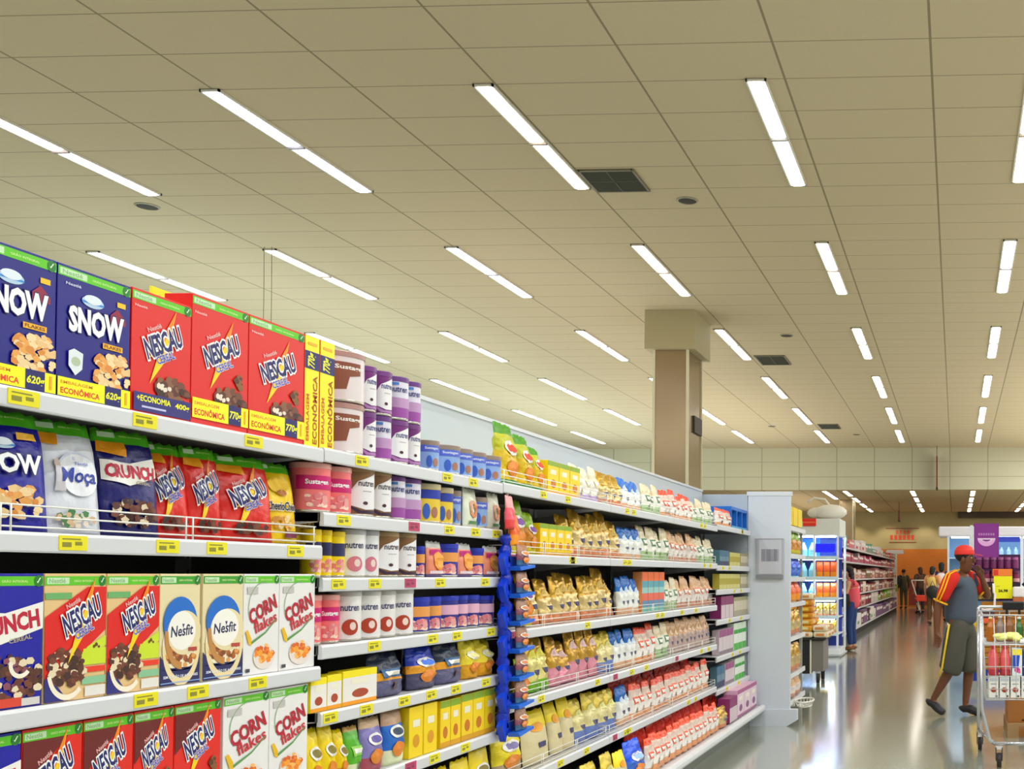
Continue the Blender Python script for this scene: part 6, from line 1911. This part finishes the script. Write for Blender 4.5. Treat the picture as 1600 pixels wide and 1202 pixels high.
# contents
ca_ = Art(); ca_.rect('label_print', '#c9cdd2', -0.03, 0.125, 0.03, 0.15); ca_.rect('label_print', '#9aa0a8', -0.022, 0.10, 0.022, 0.108); ca_.ell('label_print', '#a0482c', 0, 0.06, 0.022, 0.02); ca_.ell('label_print', '#d98a5c', 0.008, 0.068, 0.01, 0.007); ca_.rect('label_print', '#4c4c50', 0.012, 0.006, 0.028, 0.02)
P['milk'] = box_proto('milk_carton', 'carton', 0.07, 0.165, 0.09, '#f3f0e8', ca_)
bb = Art(); bb.rect('label_print', '#f4e04c', -0.035, 0.16, 0.035, 0.205); bb.poly('label_print', '#2c50b4', [(-0.035, 0.06), (0.01, 0.06), (0.02, 0.16), (-0.035, 0.16)]); bb.ell('label_print', '#c84c8c', 0.0, 0.045, 0.022, 0.02); bb.ell('label_print', '#e0709c', 0.015, 0.03, 0.01, 0.012)
P['juice'] = box_proto('juice_carton', 'carton', 0.075, 0.21, 0.075, '#eef0f4', bb)
bb = Art(); bb.ell('label_print', '#b8c4e0', 0.01, 0.06, 0.025, 0.04)
P['bluejuice'] = box_proto('juice_carton', 'carton', 0.075, 0.21, 0.075, '#2446a8', bb)
m_ = MB(); m_.lathe([(0.030, 0), (0.037, 0.006), (0.037, 0.03), (0.033, 0.05), (0.037, 0.07), (0.037, 0.14), (0.030, 0.175), (0.015, 0.205), (0.014, 0.21), (0.018, 0.211), (0.018, 0.235)], None, 18,
                    mats=[mat('#b03c44', 0.25)] * 3 + [mat('#e06a6c', 0.3)] * 3 + [mat('#d85c60', 0.25)] * 3 + [mat('#c03a4a', 0.3)] * 2)
P['redb'] = Proto('drink_bottle', 'bottle', (0.075, 0.235, 0.075), m_.mesh('drink_bottle'))
yb = cy0 + 0.11
for r_ in range(3):
    for i in range(7):
        spawn(P['milk'], (cx0 + 0.085 + i * 0.082, yb + r_ * 0.1, 0.502), f'white milk-style carton in the shopping cart, {ORD[r_]} row back, {ORD[i]} from left', (0.072, 0.165, 0.085), -PI / 2, group='white cartons in the cart', kids=(r_ == 0))
for r_ in range(2):
    for i in range(2):
        spawn(P['redb'], (cx0 + 0.085 + i * 0.09, yb + r_ * 0.1, 0.669), f'red drink bottle in the shopping cart, {["left", "right"][i]} one of the {["front", "rear"][r_]} pair', (0.08, 0.225, 0.08), -PI / 2, group='red bottles in the cart')
    spawn(P['juice'], (cx0 + 0.085 + 0.178, yb + r_ * 0.1, 0.669), f'white, blue and yellow juice carton in the cart, {["front", "rear"][r_]} one', (0.075, 0.205, 0.08), -PI / 2, group='juice cartons in the cart')
    for i in range(3):
        spawn(P['bluejuice'], (cx0 + 0.085 + 0.262 + i * 0.085, yb + r_ * 0.1, 0.669), f'blue carton in the cart, {["front", "rear"][r_]} row, {ORD[i]} from left', (0.078, 0.19, 0.08), -PI / 2, group='blue cartons in the cart')
rd = random.Random(3)
o = MB()
vm = mat('#eff08c', 0.6, noise=0.1)
for k in range(14):
    a = rd.uniform(0, 2 * PI); q = rd.uniform(0, 0.07)
    o.ball((math.cos(a) * q * 1.6, math.sin(a) * q, 0.03 + rd.random() * 0.03), (rd.uniform(0.03, 0.05), rd.uniform(0.03, 0.045), 0.022), vm, 8, 6)
v_ = o.build('vegetable_bag'); v_.location = (cx0 + 0.17, cy0 + 0.17, 0.912); tag(v_, 'pale yellow bag of leafy vegetables on the upper rack of the cart', 'vegetables')
for i in range(2):
    b = MB(); b.box(-0.075, 0.075, -0.09, 0.09, 0, 0.03, mat('#f4f2ee', 0.4), 0.01); b.box(-0.055, 0.055, -0.07, 0.07, 0.028, 0.036, mat('#d8e8e4', 0.3)); b.box(-0.04, 0.02, -0.0912, -0.0905, 0.008, 0.02, mat('#4c5058', 0.5))
    o = b.build('food_tray'); o.location = (cx0 + 0.36 + i * 0.16, cy0 + 0.17, 0.912); tag(o, f'white food tray on the cart rack, {["beside the yellow vegetables", "at the right image edge"][i]}', 'tray', 'trays in the cart')


def bottle(c1, c2, h, x, y, z, label, r=0.032):
    m_ = MB(); m_.lathe([(r * 0.9, 0), (r, 0.006), (r, h * 0.6), (r * 0.45, h * 0.8), (r * 0.4, h * 0.93), (r * 0.5, h * 0.935), (r * 0.5, h)], None, 16, mats=[mat(c1, 0.2)] * 4 + [mat(c2, 0.3)] * 2)
    o = m_.build('bottle'); o.location = (x, y, z); tag(o, label, 'bottle', 'bottles on the cart rack')


for i, (c1, c2, lab) in enumerate([('#a8641c', '#f0d8a0', 'amber bottle at left of the cart rack'), ('#8c7c74', '#e6dcc8', 'greyish bottle second on the cart rack'), ('#8a5c3c', '#e0d4c0', 'brown bottle behind the yellow vegetables'), ('#34642c', '#e9f2e4', 'dark green bottle with white cap in cart'), ('#8fae2c', '#f4f4ee', 'lime green bottle with white cap in cart'), ('#6c94a4', '#f2f4f4', 'blue-grey bottle at the right edge of cart')]):
    bottle(c1, c2, 0.19 + 0.01 * (i % 3), cx0 + 0.07 + i * 0.075, cy0 + 0.36, 0.912, lab)
# pallet with brown carton behind the cart
t = thing('wooden_pallet', 'low wooden pallet on the floor under and behind the cart', 'pallet', (0.95, 9.75, 0))
wd_ = mat('#a8845a', 0.7, noise=0.12)
for x in (-0.5, 0.0, 0.42):
    b = MB()
    for y in (-0.36, 0.0, 0.30):
        b.box(x, x + 0.1, y, y + 0.1, 0.02, 0.105, wd_)
    b.box(x, x + 0.1, -0.36, 0.40, 0.0, 0.02, wd_)
    b.build('runner', t)
b = MB()
for k in range(7):
    b.box(-0.5, 0.52, -0.36 + k * 0.11, -0.36 + k * 0.11 + 0.09, 0.105, 0.127, wd_)
b.build('deck', t)
for i in range(2):
    b = MB(); b.box(-0.24, 0.24, -0.3, 0.3, 0, 0.215, mat('#a06a34', 0.7, noise=0.08), 0.004); b.box(-0.12, 0.12, -0.3012, -0.3, 0.015, 0.03, mat('#3a2412', 0.8)); b.box(-0.03, 0.03, -0.3, 0.3, 0.2151, 0.216, mat('#c9a06c', 0.4))
    o = b.build('cardboard_box'); o.location = (0.70 + i * 0.5, 9.75, 0.128); tag(o, f'brown cardboard box on the pallet, {["under the cart basket", "just outside the right frame edge"][i]}', 'box', 'cardboard boxes on the pallet')
